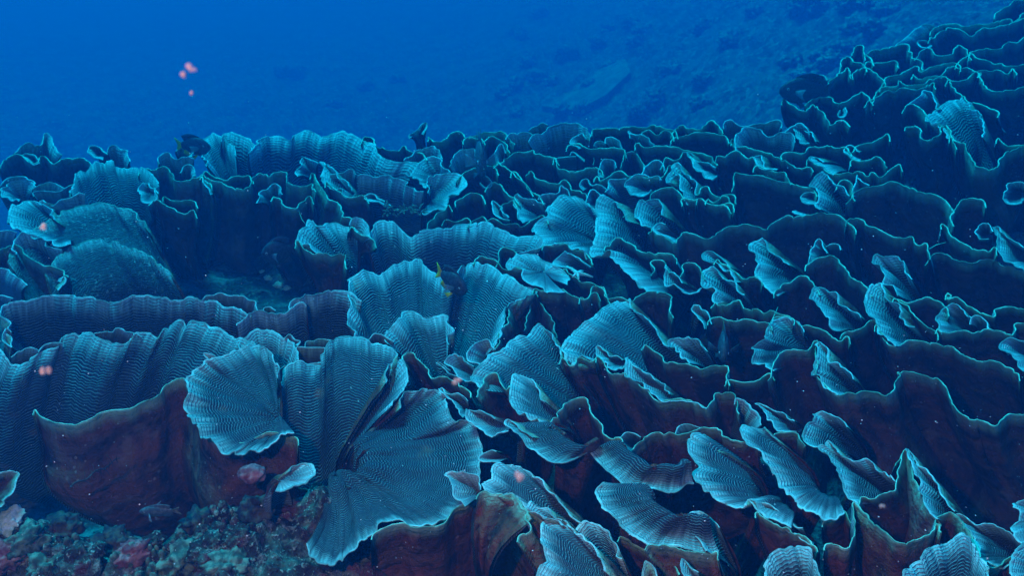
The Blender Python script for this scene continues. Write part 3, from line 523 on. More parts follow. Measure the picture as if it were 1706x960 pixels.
p('highest dark hump in the top right corner', 'U', 'E 1510,95 1560,60 1610,25 1640,10 1760,0', off=(10, 40), conv=0.97)
p('long scalloped skyline rim below the highest hump', 'U', 'E 1060,212 1100,185 1200,175 1300,185 1400,180 1480,165 1580,137 1640,150 1706,100 1760,90', off=(12, 30), conv=0.97)
p('arched second rim just under the scalloped skyline rim', 'U', 'E 1040,262 1065,272 1100,230 1160,200 1240,215 1320,247 1400,205 1500,200 1600,180 1706,130', off=(12, 36), conv=0.97)
p('pale ragged ledge at the left end of the scalloped skyline rim', 'R', 'E 800,315 880,250 960,190 1000,173 1065,185', off=(14, 26), conv=0.8)
p('twisted rim with a square bend on the upper right slope', 'U', 'E 950,387 1000,350 1040,345 1080,387 1190,380 1230,320 1280,335 1305,372', off=(12, 42), conv=0.97)
p('small pale loop above the twisted rim', 'R', 'E 1050,320 1010,350 970,330 945,290 980,280 1020,290', base=(1010, 310), conv=0.3)
p('smooth climbing rim at the right border below the arched rim', 'U', 'E 1325,392 1370,350 1430,345 1540,350 1590,300 1650,297 1760,230', off=(12, 40), conv=0.97)
p('jagged peak on the left skyline of the upper right slope', 'U', 'E 500,352 520,325 565,325 572,380 615,412', off=(6, 22), conv=0.95)
p('layered pale ledge right of the jagged peak', 'U', 'E 585,385 650,360 740,340 800,330 850,303 900,342 910,402 965,442', off=(8, 44), conv=0.95)
p('thin inner rim under the layered pale ledge', 'U', 'E 585,440 650,442 720,440 792,430', off=(4, 22), conv=0.95)
p('crinkled rim left of the thin inner rim', 'U', 'E 398,502 415,412 480,405 500,440 560,455', off=(6, 22), conv=0.95)
p('rounded dark hump behind the dark oval fish', 'U', 'E 345,562 400,520 460,483 485,560 500,510 560,485 610,490 650,520 700,560', off=(8, 36), conv=0.95)
p('stepped rim in the middle of the upper right slope', 'U', 'E 695,612 740,540 820,530 900,490 950,473 985,500 1050,475 1150,455 1235,450', off=(8, 30), conv=0.97)
p('pale tangle of thin rims right of the stepped rim', 'U', 'E 915,520 940,562 1020,550 1100,530 1180,480 1250,470 1320,490 1375,520', off=(8, 30), conv=0.97)
p('long level rim reaching the right border', 'U', 'E 1230,452 1280,400 1330,385 1380,420 1480,440 1600,460 1760,468', off=(8, 30), conv=0.97)
p('spiky crest crossing the middle of the upper right slope', 'U', 'E 635,692 680,632 750,612 800,605 820,578 850,607 950,602 1050,560 1110,550 1170,560 1200,572 1280,570 1330,530 1390,510 1450,505 1530,500 1590,522 1625,480', off=(12, 42), conv=0.97)
p('deep looping rim at the right border above the sail blade', 'U', 'E 1395,512 1390,560 1440,622 1500,657 1600,640 1760,610', off=(14, 48), conv=0.97)
p('broad rim with a brow shape left of the sail blade', 'U', 'E 595,727 680,680 760,640 860,635 940,640 1000,620 1060,580', off=(18, 60), conv=0.97)
p('blunt green roll right above the sail blade', 'U', 'E 1170,572 1220,640 1280,690 1380,730 1490,782', off=(14, 26), conv=0.95)
p('frilled rim left of the brow shaped rim', 'U', 'E 180,712 230,685 320,690 380,722 400,742 460,720 500,690 560,650 615,692', off=(10, 34), conv=0.97)
p('dipping rim at the left foot of the upper right slope', 'U', 'E 0,702 40,740 100,770 160,770 220,745 270,790 300,850 320,897 380,862 435,850', off=(10, 36), conv=0.97)
p('tiny cup shaped curl right of the dipping rim', 'R', 'E 430,762 440,805 410,832 383,810 395,780', base=(415, 800), conv=0.3)
p('hooked green rim left below the sail blade', 'U', 'E 858,762 900,742 960,755 1005,810', off=(6, 36), conv=0.95)
p('leaning ridged leaf behind the hooked green rim', 'R', 'E 880,745 950,690 1000,640 1060,700 1100,780', off=(18, 24), conv=0.5)
p('hazy pale lump beside the dark oval fish', 'R', 'E 180,562 250,540 290,545 302,580 340,560', off=(6, 14), conv=0.9)
p('pale patch of frill left of the dipping rim foot', 'R', 'E 0,940 60,900 120,878 170,910 180,960', off=(8, 22), conv=0.8)

# upper middle rows
p('wide pale hill shaped fan on the middle skyline', 'R', 'C 355,150 370,112 440,85 540,35 620,28 700,35 760,65 790,120', off=(4, 40), conv=0.9)
p('short knobby rim left of the wide pale hill shaped fan', 'R', 'C 195,140 205,110 230,100 260,112 300,90 345,95 370,112', off=(3, 34), conv=0.9)
p('dim frill peeping over the left side of the pale hill shaped fan', 'R', 'C 340,75 370,50 410,40 445,20 480,35', off=(3, 16), conv=0.9)
p('skyline rim right of the wide pale hill shaped fan', 'U', 'C 815,72 900,65 1000,60 1080,38 1130,62 1190,45 1260,25 1320,60 1380,80', off=(6, 22), conv=0.97)
p('second skyline rim with a double arch', 'U', 'C 1150,90 1200,70 1260,100 1310,75 1355,95', off=(4, 18), conv=0.97)
p('pointed skyline rim at the foot of the upper right slope', 'U', 'C 1370,85 1420,45 1500,60 1590,50 1640,5 1706,40', off=(8, 22), conv=0.97)
p('level rim under the pointed skyline rim', 'U', 'C 1370,130 1430,115 1530,100 1620,95 1706,105 1750,110', off=(6, 24), conv=0.97)
p('long curly rim with several pale tufts on the middle slope', 'U', 'C 628,182 700,165 760,192 830,205 900,200 950,205 1015,215', off=(8, 30), conv=0.97)
p('pale ruffled head at the left end of the long curly rim', 'R', 'C 700,205 640,172 650,132 700,110 730,97 748,140', base=(760, 190), conv=0.4)
p('squared pale leaf behind the long curly rim', 'R', 'C 885,165 890,128 940,125 990,150 1010,200', off=(5, 20), conv=0.7)
p('small looped leaf between the ruffled head and the squared leaf', 'R', 'C 800,185 820,155 860,145 895,165', off=(3, 14), conv=0.7)
p('straight rim right of the long curly rim', 'U', 'C 1118,172 1160,192 1240,185 1300,190 1400,202 1500,217 1580,240 1645,272', off=(8, 28), conv=0.97)
p('rounded leaf with a pale face above the straight rim', 'R', 'C 1060,130 1050,70 1090,100 1150,95 1200,120 1235,180', off=(6, 18), conv=0.7)
p('broad dark plate with a tattered rim right of the grey hanging fish', 'U', 'C 125,302 200,270 250,242 330,232 378,215 395,235 430,240 500,270 535,270', off=(12, 48), conv=0.97)
p('pale fan left of the tattered rim', 'R', 'C 100,300 100,240 130,190 155,172 190,230', off=(6, 20), conv=0.7)
p('dark cup between the tattered rim and the curly rim', 'U', 'C 528,277 580,350 650,375 720,360 850,348', off=(12, 50), conv=0.97)
p('thin straight rim above the dark cup', 'R', 'C 535,275 600,265 680,262', off=(3, 10), conv=0.9)
p('small hooked twig of rim above the dark cup', 'R', 'C 640,250 655,228 690,250 740,300', off=(4, 8), conv=0.5)
p('long rim that rises into a pale ball shaped fan', 'U', 'C 832,402 850,432 900,405 960,377 1000,365 1060,400 1130,405 1200,410 1280,405 1330,360 1352,325', off=(12, 44), conv=0.97)
p('ball shaped pleated fan on the middle slope', 'R', 'C 1145,400 1160,340 1200,305 1260,293 1292,320 1312,360', base=(1240, 430), conv=0.5)
p('twin lobed leaf left of the ball shaped pleated fan', 'R', 'C 870,420 835,385 860,300 885,285 940,290 975,335', base=(920, 390), conv=0.4)
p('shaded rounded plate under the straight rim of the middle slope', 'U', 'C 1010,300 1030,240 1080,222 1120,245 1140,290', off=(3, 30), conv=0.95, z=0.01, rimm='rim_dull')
p('oval dish with a bright lower lip below the ball shaped fan', 'R', 'C 1232,525 1160,537 1090,510 1055,470 1050,432 1100,408 1200,407 1290,420', base=(1230, 480), conv=0.25)
p('short dark arch right of the oval dish', 'U', 'C 1225,525 1290,490 1365,483 1430,520', off=(10, 60), conv=0.95)
p('upright rounded tuft left of the oval dish', 'R', 'C 735,500 715,475 720,432 760,418 795,460', base=(770, 480), conv=0.4)
p('short leaning leaf right of the upright rounded tuft', 'R', 'C 790,462 840,455 900,492', off=(3, 14), conv=0.8)
p('folded leaf below the upright rounded tuft', 'R', 'C 782,620 750,592 765,540 785,492 830,500 860,548', base=(835, 590), conv=0.3)
p('wide ridged plate left of the oval dish', 'R', 'C 888,515 920,470 915,430 950,422 1040,418', base=(1040, 560), conv=0.7)
p('hooked long rim in the middle left of the slope', 'U', 'C 355,358 400,412 450,435 520,462 570,455 600,428 630,440 645,490 670,500 745,522', off=(12, 44), conv=0.97)
p('thin slanting rim left of the hooked long rim', 'U', 'C 128,290 150,325 200,367 260,412 320,467 370,502 428,547', off=(26, 34), conv=0.95)
p('second thin slanting rim close behind the first', 'U', 'C 230,370 280,390 310,450 350,490', off=(20, 26), conv=0.95)
p('pale ridged roll with a raised peak above the shell fan', 'R', 'C 425,565 435,535 500,518 550,520 578,462 610,500 640,540', off=(6, 26), conv=0.8)
p('big shell fan with soft pleats left of the tall twin blade', 'R', 'C 765,962 700,937 650,925 600,887 520,895 450,885 440,830 380,790 390,742 430,705 475,690 463,650 490,600 560,560 620,543 680,550 740,580 800,620', base=(800, 830), conv=0.35, sink=0.03)
p('green lip below the big shell fan', 'U', 'C 445,885 520,895 600,887 650,927 720,940 775,975', off=(16, 46), conv=0.97)
p('tall twin blade with a ragged left edge right of the big shell fan', 'R', 'H 1225,362 1180,335 1100,290 1055,255 1000,220 985,180 930,135 905,92 850,125 800,132 775,100 780,50 C 810,860 815,800 820,720 835,660 818,600 830,570 880,548 940,580 1000,640 1050,720', off=(62, 22), conv=0.85, sink=0.03)
p('arched rim overlapping the back of the tall twin blade', 'U', 'C 890,890 950,845 1010,840 1060,880 1120,920 1170,950 1280,950 1385,965', off=(22, 38), conv=0.97, z=-0.005)
p('rounded ribbed ball blade left of the long arched dark plate', 'R', 'C 1265,755 1230,767 1170,750 1130,700 1108,640 1120,590 1160,573 1200,565 1240,566 1285,600 1305,665', base=(1400, 800), conv=0.5)
p('ribbed hollow at the foot of the rounded ball blade', 'R', 'C 1375,878 1350,858 1290,822 1240,808 1222,770 1270,730 1320,740', base=(1400, 850), conv=0.4)
p('triangular ridged leaf left of the big shell fan', 'R', 'C 305,735 270,690 250,620 243,560 255,528 275,560 330,560 400,568 470,590', base=(430, 690), conv=0.35)
p('green roll running below the triangular ridged leaf', 'U', 'C 48,722 90,710 160,740 230,730 330,735 400,695 455,685', off=(5, 24), conv=0.97)
p('narrow almond leaf left of the triangular ridged leaf', 'R', 'C 208,715 140,677 95,630 78,590 95,573 128,610 160,660 195,700', base=(195, 705), conv=0.3)
p('dark knob between the almond leaf and the triangular leaf', 'U', 'C 165,600 200,590 230,570 248,600', off=(3, 26), conv=0.9)
p('thin looped ring rim on the centre slope', 'R', 'C -10,455 40,487 80,462 60,415 0,400', base=(30, 450), conv=0.3)
p('drooping dark rim right of the looped ring rim', 'U', 'C 60,472 100,440 150,462 200,520 250,558', off=(10, 44), conv=0.95)
p('ridged leaf with a twisted foot below the frill tuft', 'R', 'C 1485,578 1440,547 1428,490 1403,405 1340,437 1326,415 1350,370 1370,318 1400,313 1440,380 1500,445 1550,520', base=(1600, 580), conv=0.4)
p('rim wave right of the ridged leaf with a twisted foot', 'U', 'C 1445,572 1530,572 1580,560 1620,595 1706,610 1760,612', off=(12, 40), conv=0.97)
p('curved rim step beside the large straight rimmed plate', 'U', 'C 1575,485 1620,470 1650,520 1706,542 1760,545', off=(12, 34), conv=0.97)
p('pale tangled frill at right of the middle slope', 'R', 'C 1680,400 1640,432 1560,372 1510,335 1500,290 1435,230 1500,260 1600,290 1670,345', base=(1660, 370), conv=0.35)
p('dark arch left of the pale tangled frill', 'U', 'C 1300,312 1320,265 1370,290 1420,270 1445,228 1500,262', off=(10, 34), conv=0.95)

p('pleated leaning fan on the left of the skyline ridge', 'R', 'A 1470,330 1445,210 1443,142 1490,112 1530,98 1570,118 1640,180 1690,250', base=(1620, 400), conv=0.6)
p('second pleated crest right of the pleated leaning fan', 'R', 'A 1570,150 1590,98 1640,90 1706,112 B 60,132 112,190', off=(6, 60), conv=0.9)
p('longest ridge wall on the skyline with three soft humps', 'R', 'B 90,240 110,190 180,120 270,108 340,150 400,95 450,72 520,85 600,120 680,95 740,95 820,115 890,155 960,172 1000,250 1060,290 1130,300 1200,290 1275,308', off=(-10, 62), conv=0.9)
p('thin rim behind the right end of the longest ridge wall', 'U', 'B 870,125 950,118 965,172 1030,190 1100,225 1140,210 1170,188 1220,225 1285,238', off=(8, 26), conv=0.97)
p('curly pale sprig standing on the skyline left of the grey hanging fish', 'R', 'B 1200,135 1210,98 1260,70 1290,30 1325,18 1330,60 1310,110', off=(3, 12), conv=0.5)
p('dark skyline plate left of the grey hanging fish', 'U', 'B 1340,110 1370,162 1480,130 1500,100 1550,83 1620,125 1720,122', off=(8, 40), conv=0.97)
p('dark pale edged fan below the curly skyline sprig', 'R', 'B 1165,290 1220,240 1290,210 1370,180 1415,215 1430,280', off=(3, 28), conv=0.8)
p('scallop edged dish on the centre slope', 'R', 'B 1325,482 1270,425 1220,422 1225,380 1260,330 1310,285 1350,268 1420,295 1460,350 1485,375', base=(1400, 420), conv=0.4)
p('smooth goblet shaped fan with a folded stem on the centre slope', 'R', 'B 1335,520 1335,450 1345,400 1400,385 1500,380 1560,383 1592,420 1602,460 1550,500 1530,540 1480,562 1480,590 1420,642 1330,672 1285,650', base=(1370, 560), conv=0.3)
p('lower wrap of the goblet shaped fan', 'U', 'B 1340,735 1390,667 1450,642 1482,598', off=(12, 30), conv=0.95)
p('pale blocky fan right of the scallop edged dish behind the grey fish', 'R', 'B 1488,335 1550,232 1600,213 1665,198 1690,260', off=(4, 30), conv=0.8)
p('low frilly wall left section on the centre slope', 'R', 'B 640,385 720,375 790,353 822,385', off=(2, 26), conv=0.95)
p('low frilly wall right section ending in a curl', 'R', 'B 833,395 870,383 960,410 1040,393 1100,410 1180,440 1175,472 1240,512 1305,505', off=(0, 42), conv=0.95)
p('long leaning leaf pair below the longest ridge wall', 'R', 'B 835,542 760,547 700,515 650,462 610,430 580,370 553,310 580,300 620,350 680,410 750,440 800,500', base=(830, 550), conv=0.3)
p('dark plate with a bright line under the leaning leaf pair', 'U', 'B 615,440 660,492 720,527 780,552 890,540', off=(10, 55), conv=0.95)
p('dark lens shaped plate right of the leaning leaf pair', 'R', 'B 1075,612 1010,610 950,582 892,540 960,533 1030,578', base=(1010, 580), conv=0.4)
p('slanting rim falling beside the leaning leaf pair', 'U', 'B 515,380 560,440 600,500 640,560 690,600 735,660 730,690 800,695', off=(-18, 50), conv=0.9)
p('small cap fan with a curled top left of the leaning leaf pair', 'R', 'B 400,410 388,375 430,320 428,280 455,263 500,285 552,312', base=(500, 370), conv=0.45)
p('long dark pit wall with a wavy green rim on the left slope', 'U', 'A 1440,385 1500,430 1580,445 1640,475 1706,490 B 60,470 90,410 130,380 190,385 260,370 330,375 350,440 390,460 450,470 515,455', off=(0, 105), conv=0.95)
p('small dipping rim inside the dark pit', 'U', 'B 240,540 300,582 370,637 420,612 440,577 502,543', off=(0, 60), conv=0.95)
p('faint dusty leaf inside the dark pit', 'R', 'B 120,592 140,522 220,465 260,460 312,522', base=(240, 560), conv=0.5)
p('flat rolled rim above the right end of the dark pit', 'U', 'A 1440,385 1470,368 1520,402 1600,415 1706,402 B 70,398', off=(0, 20), conv=0.97, z=0.01)
p('thin rim strip in the hollow below the goblet shaped fan', 'U', 'B 1460,712 1530,722 1620,700', off=(6, 22), conv=0.95)
p('thin arched rim right of the goblet shaped fan', 'U', 'B 1540,577 1600,545 1650,513 1720,545', off=(8, 36), conv=0.95)
p('short pleated strip above the wave shaped centre back fan', 'U', 'B 1640,727 1706,690 C 30,690', off=(4, 18), conv=0.95)

# upper left
p('dark undulating plate on the left skyline with a bright scoop', 'U', 'A 5,305 60,265 110,243 160,255 200,300 250,312 290,260 330,270 375,317 430,280 520,275 600,272 655,312', off=(5, 42), conv=0.9)
p('small bright scoop on the dark undulating plate', 'R', 'A 290,318 240,328 200,305 170,255 220,260 275,290', base=(245, 295), conv=0.3)
p('shaded peak with a rounded tip on the left skyline', 'R', 'A 100,235 150,200 210,175 250,210 300,190 310,115 335,98 370,160 405,245', off=(0, 30), conv=0.9)
p('twin lobed pale rim right of the left skyline peak', 'R', 'A 730,292 680,272 630,240 615,215 650,193 710,200 775,235', base=(720, 250), conv=0.5)
p('dark rounded rim right of the twin lobed pale rim', 'R', 'A 780,230 785,210 810,185 860,213 910,220 918,295', off=(2, 26), conv=0.9)
p('domed dark plate with a rolled rim at the top of the silty slope', 'R', 'A 500,520 520,440 540,385 620,350 700,310 760,283 820,290 880,320 960,345 1020,350 1090,390 1120,445 1125,540', off=(15, 62), conv=0.9, k=0.5, skin='ridged_deep')
p('broad silty ridged slope sinking towards the long ridged wall at upper left', 'R', 'A 60,1010 110,880 200,800 330,730 450,660 580,600 700,585 830,610 950,660 1040,760', off=(45, 95), conv=1.05, sink=0.05, k=0.2, z=0.012, bulge=0.05, skin='ridged_silt', rimm='rim_dull')
p('lower silty shelf between the dark wedge and the pit', 'R', 'A 330,1080 420,960 560,880 720,850 900,900 1060,960 1200,1080', off=(35, 70), conv=1.05, sink=0.05, k=0.2, z=0.01, skin='ridged_silt', rimm='rim_dull')
p('dark pit back wall with a bright rim right of the silty slope', 'U', 'A 1010,352 1050,343 1180,345 1210,380 1260,430 1320,432 1430,410 1500,440', off=(0, 110), conv=0.9)
p('round pale disc curl at the edge of the dark pit', 'R', 'A 1120,565 1040,577 1000,530 985,480 1010,448 1060,446 1112,485 1125,525', base=(1080, 520), conv=0.2)
p('thin bright rim line trailing from the round pale disc', 'U', 'A 1090,568 1140,570 1180,605 1240,637 1310,667 1375,645', off=(0, 30), conv=0.97)
p('short flat rim right of the round pale disc', 'U', 'A 1170,540 1230,570 1300,577 1382,573', off=(0, 18), conv=0.97)
p('knobbly skyline rim below the hovering yellow tailed fish', 'R', 'A 1120,310 1130,255 1200,233 1250,275 1300,268 1375,280', off=(4, 28), conv=0.9)
p('small pale lobe under the hovering yellow tailed fish', 'R', 'A 1250,225 1280,190 1330,178 1372,215 1360,260', off=(0, 16), conv=0.7)
p('pale round leaf left of the pleated leaning fan', 'R', 'A 1290,380 1310,335 1360,323 1395,400', off=(0, 14), conv=0.8)
p('tiny hanging sliver below the pleated leaning fan', 'R', 'A 1500,530 1460,460 1440,420 1480,450', base=(1490, 500), conv=0.3)
p('far left pleated fan behind the cluster of frills', 'R', 'A 120,600 60,565 10,535 20,490 70,450 150,428 210,440 245,485', base=(150, 560), conv=0.35)
p('rolled rim behind the far left pleated fan', 'R', 'A -20,480 60,420 130,400 190,410 245,455', off=(4, 20), conv=0.9)
p('pale bumpy frill between the far left fan and the silty slope', 'R', 'A 225,485 300,460 370,443 450,485', off=(5, 20), conv=0.9)
p('long pale crumpled frill in the left cluster', 'R', 'A 235,545 240,515 330,510 420,500 470,470 520,450', off=(10, 24), conv=0.8)
p('green tinted roll at the edge of the silty slope', 'R', 'A 390,645 300,590 300,570 370,590 400,560 480,545 560,505 615,520', off=(15, 22), conv=0.7, z=-0.01)
p('broad round fan with a salmon spot in the left cluster', 'R', 'A 500,905 430,880 320,850 240,820 170,787 90,772 52,735 65,680 75,640 130,600 190,568 290,590 340,630 400,690', base=(420, 800), conv=0.35, z=-0.01)
p('smooth shelf below the broad round fan at the left', 'R', 'A 110,960 115,880 130,820 170,800 260,840 350,880 430,930', off=(25, 45), conv=0.95)
p('flat pale shelf at the left border above the dark wedge', 'R', 'A -30,800 60,785 120,802', off=(0, 28), conv=0.95)
p('dark wedge shaped plate at the left border above the long ridged wall', 'U', 'F -20,100 40,50 100,30 150,60 200,120 280,170 380,195 450,212', off=(-5, 60), conv=0.95, z=-0.004)
p('curled pale tip at the right end of the dark wedge shaped plate', 'R', 'F 415,362 465,310 472,275 450,262 430,300', off=(-4, 4), conv=0.5, z=-0.01)
p('small dim ridged leaf at the left border under the dark wedge', 'R', 'F -20,190 60,215 130,260 200,325', off=(-4, 24), conv=0.8, z=-0.012)
p('lower short rim at the left border beneath the dark wedge', 'R', 'F -20,395 40,398 95,415', off=(0, 14), conv=0.9, z=-0.012)
p('little pale triangular leaf at the lower left border', 'R', 'S -40,750 0,710 30,680 55,645 65,620 20,615 -40,625', base=(-30, 680), conv=0.3, z=-0.03)

p('short dark rim behind the dorsal filament of the grey hanging fish', 'U', 'B 1600,130 1700,105 C 40,82 100,90 150,78 205,122', off=(3, 60), conv=0.97)
p('low dark rim beside the tail of the grey hanging fish', 'U', 'B 1560,250 1640,215 C 0,190 60,128 130,130 190,180', off=(3, 50), conv=0.97, z=0.006)
p('dark rim in the hollow under the grey hanging fish', 'U', 'B 1560,400 1640,350 C -20,340 50,325 110,340', off=(3, 50), conv=0.97)
# ------------------------------------------------------------------ sea bed
SKY = np.array([(-300, 330), (0, 275), (100, 262), (200, 258), (350, 236), (500, 232), (640, 250), (700, 240), (820, 232), (960, 216), (1180, 216),
                (1220, 190), (1300, 178), (1400, 118), (1500, 60), (1600, 48), (1706, 12), (1950, -20)], float)
_w = world_pt(SKY[:, 0], SKY[:, 1], depth(SKY[:, 0], SKY[:, 1]))
_az, _yb = _w[:, 0] / _w[:, 1], _w[:, 1]
def seabed(x, y):
    x = np.asarray(x, float); y = np.asarray(y, float)
    yb = np.interp(x / np.maximum(y, 0.25), _az, _yb)
    r = y - yb
    zin = canopy(x, y) - 0.36 + 0.05 * fbm(x * 4, y * 4, 3)
    tx = sstep(-0.25, 0.55, x / np.maximum(y, 0.3))
    far = (-5.5 * (1 - tx) + -0.60 * tx) + 0.16 * fbm(x * 0.8 + 4, y * 0.8, 3) + 0.13 * np.abs(fbm(x * 2.6, y * 2.6, 3)) + 0.05 * fbm(x * 9, y * 9, 3)
    far = far + sstep(14, 40, y) * tx * 1.0 - sstep(25, 90, np.hypot(x, y)) * 0.5
    k = sstep(0.0, 1.1, r)
    z = zin * (1 - k) + far * k
    kl = sstep(-0.9, -2.2, x / np.maximum(y, 0.3)) * sstep(-1.5, -3.0, x)
    return z * (1 - kl) + far * kl
def seabed_hit(u, v):
    d = np.linspace(1.0, 60, 4000); r = ray(u, v); P = r[None, :] * d[:, None]; z = seabed(P[:, 0], P[:, 1])
    i = int(np.argmax(P[:, 2] + CAMZ < z)); q = P[i]; return Vector((q[0], q[1], float(z[i])))

q = NT('seabed_rubble'); tc = q.n('ShaderNodeTexCoord'); ob = tc.outputs['Object']
n1 = q.noise(ob, 1.6, 5.0, 0.65); n2 = q.noise(ob, 9.0, 4.0, 0.65); n3 = q.noise(ob, 45.0, 3.0, 0.6)
c = q.mix(q.ramp(n1, 0.40, 0.60), (0.05, 0.04, 0.045), (0.14, 0.12, 0.12)); c = q.mix(q.ramp(n2, 0.48, 0.66), c, (0.26, 0.24, 0.23))
c = q.mix(q.math('MULTIPLY', q.ramp(n3, 0.56, 0.66), 0.8), c, (0.22, 0.22, 0.19)); c = q.mix(q.ramp(q.noise(ob, 6.0, 2.0), 0.62, 0.7), c, (0.16, 0.045, 0.04))
nb = q.bump(n2, 0.08, 0.9); nb = q.bump(n3, 0.02, 0.9, nb)
M['seabed'] = q.fin(c, 0.9, nb, 0.1)

ang = np.radians(np.concatenate([np.linspace(-180, -52, 40, endpoint=False), np.linspace(-52, 52, 640, endpoint=False), np.linspace(52, 180, 41)]))
rad = np.concatenate([[0.05], np.geomspace(0.35, 26, 620), np.geomspace(27, 120, 24)])
Rg, Ag = np.meshgrid(rad, ang, indexing='ij'); X, Y = Rg * np.sin(Ag), Rg * np.cos(Ag)
Z = seabed(X, Y)
mesh_obj('seabed', np.stack([X, Y, Z], -1).reshape(-1, 3), grid_faces(len(rad), len(ang), True), M['seabed'])
put(bpy.data.objects['seabed'], kind='structure')

# rubble bank in the lower left corner
q = NT('reef_rock_crust'); tc = q.n('ShaderNodeTexCoord'); ob = tc.outputs['Object']
n1 = q.noise(ob, 14, 4.0, 0.6); n2 = q.noise(ob, 38, 4.0, 0.65); n3 = q.noise(ob, 110, 3.0, 0.6); n4 = q.noise(ob, 22, 3.0, 0.6, 0.6)
c = q.mix(q.ramp(n1, 0.42, 0.58), (0.05, 0.025, 0.025), (0.10, 0.11, 0.09)); c = q.mix(q.ramp(n4, 0.52, 0.64), c, (0.18, 0.22, 0.18))
c = q.mix(q.math('MULTIPLY', q.ramp(n2, 0.54, 0.68), 0.8), c, (0.40, 0.42, 0.38)); c = q.mix(q.ramp(q.noise(ob, 17, 2.0), 0.58, 0.68), c, (0.18, 0.05, 0.06))
c = q.mix(q.math('MULTIPLY', q.ramp(n3, 0.58, 0.68), 0.7), c, (0.55, 0.55, 0.48))
nb = q.bump(n2, 0.02, 1.0); nb = q.bump(n3, 0.008, 1.0, nb)
M['crust'] = q.fin(c, 0.9, nb, 0.15)
gx, gy = np.meshgrid(np.linspace(-1.5, 0.02, 300), np.linspace(0.55, 1.75, 260), indexing='ij')
mk = sstep(-0.06, -0.30, gx) * sstep(1.62, 1.36, gy + 0.1 * vn2(gx * 5, 1.0)) 
gz = canopy(gx, gy) - 0.40 + 0.335 * mk + 0.040 * fbm(gx * 9, gy * 9, 3) * mk + 0.024 * np.abs(fbm(gx * 28, gy * 28, 3))
mesh_obj('rubble_bank', np.stack([gx, gy, gz], -1).reshape(-1, 3), grid_faces(300, 260, False), M['crust'])
put(bpy.data.objects['rubble_bank'], kind='structure')
def bank_z(x, y):
    mk = sstep(-0.06, -0.30, x) * sstep(1.62, 1.36, y + 0.1 * vn2(x * 5, 1.0))
    return float(canopy(x, y) - 0.40 + 0.335 * mk + 0.040 * fbm(x * 9, y * 9, 3) * mk + 0.024 * np.abs(fbm(x * 28, y * 28, 3)))
def bank_hit(u, v):
    r = ray(u, v)
    for d in np.linspace(0.6, 2.2, 900):
        if r[2] * d + CAMZ < bank_z(r[0] * d, r[1] * d): return Vector((r[0] * d, r[1] * d, bank_z(r[0] * d, r[1] * d)))
    return Vector((r[0] * 1.3, r[1] * 1.3, 0))

def ico(sub):
    import bmesh
    bm = bmesh.new(); bmesh.ops.create_icosphere(bm, subdivisions=sub, radius=1.0)
    V = np.array([v.co[:] for v in bm.verts]); F = np.array([[v.index for v in f.verts] for f in bm.faces]); bm.free(); return V, F
ICO = {k: ico(k) for k in (2, 3, 4, 5)}
def lump(name, loc, size, mat, seed, sub=4, amp=0.35, freq=1.6, flat=1.0, parent=None, rotz=0.0, fine=0.10):
    V, F = ICO[sub]; r = np.array([1 + amp * mnoise.fractal(Vector(v) * freq + Vector((seed * 3.7, seed, 0)), 0.6, 2.1, 4) + fine * mnoise.noise(Vector(v) * freq * 6 + Vector((seed, 0, 9))) for v in V])
    P = V * r[:, None] * np.array(size); P[:, 2] *= flat
    c, s = math.cos(rotz), math.sin(rotz); P = np.stack([P[:, 0] * c - P[:, 1] * s, P[:, 0] * s + P[:, 1] * c, P[:, 2]], 1)
    me = bpy.data.meshes.new(name); me.from_pydata([tuple(v) for v in P], [], [tuple(f) for f in F]); me.polygons.foreach_set('use_smooth', [True] * len(F)); me.materials.append(mat)
    o = bpy.data.objects.new(name, me); COL.objects.link(o); o.location = loc
    if parent: o.parent = parent
    return o
def flatmat(name, c0, c1, sc_=40, rough=0.8, bd=0.006):
    q = NT(name); tc = q.n('ShaderNodeTexCoord'); ob = tc.outputs['Object']; n = q.noise(ob, sc_, 4.0, 0.6)
    return q.fin(q.mix(q.ramp(n, 0.38, 0.64), c0, c1), rough, q.bump(n, bd, 0.9), 0.2)
M['white_coral'] = flatmat('bleached_crust', (0.42, 0.55, 0.42), (0.78, 0.82, 0.74), 50)
M['green_crust'] = flatmat('green_crust', (0.06, 0.09, 0.07), (0.22, 0.28, 0.21), 55)
M['pink_crust'] = flatmat('pink_crust', (0.22, 0.05, 0.06), (0.50, 0.22, 0.22), 45)
M['dark_crust'] = flatmat('dark_crust', (0.03, 0.02, 0.03), (0.11, 0.09, 0.07), 40)
M['far_coral'] = flatmat('far_coral_skin', (0.10, 0.09, 0.09), (0.30, 0.28, 0.26), 14, 0.9, 0.05)
M['pale_slab'] = flatmat('pale_slab_skin', (0.12, 0.12, 0.11), (0.22, 0.22, 0.20), 5, 0.9, 0.02)
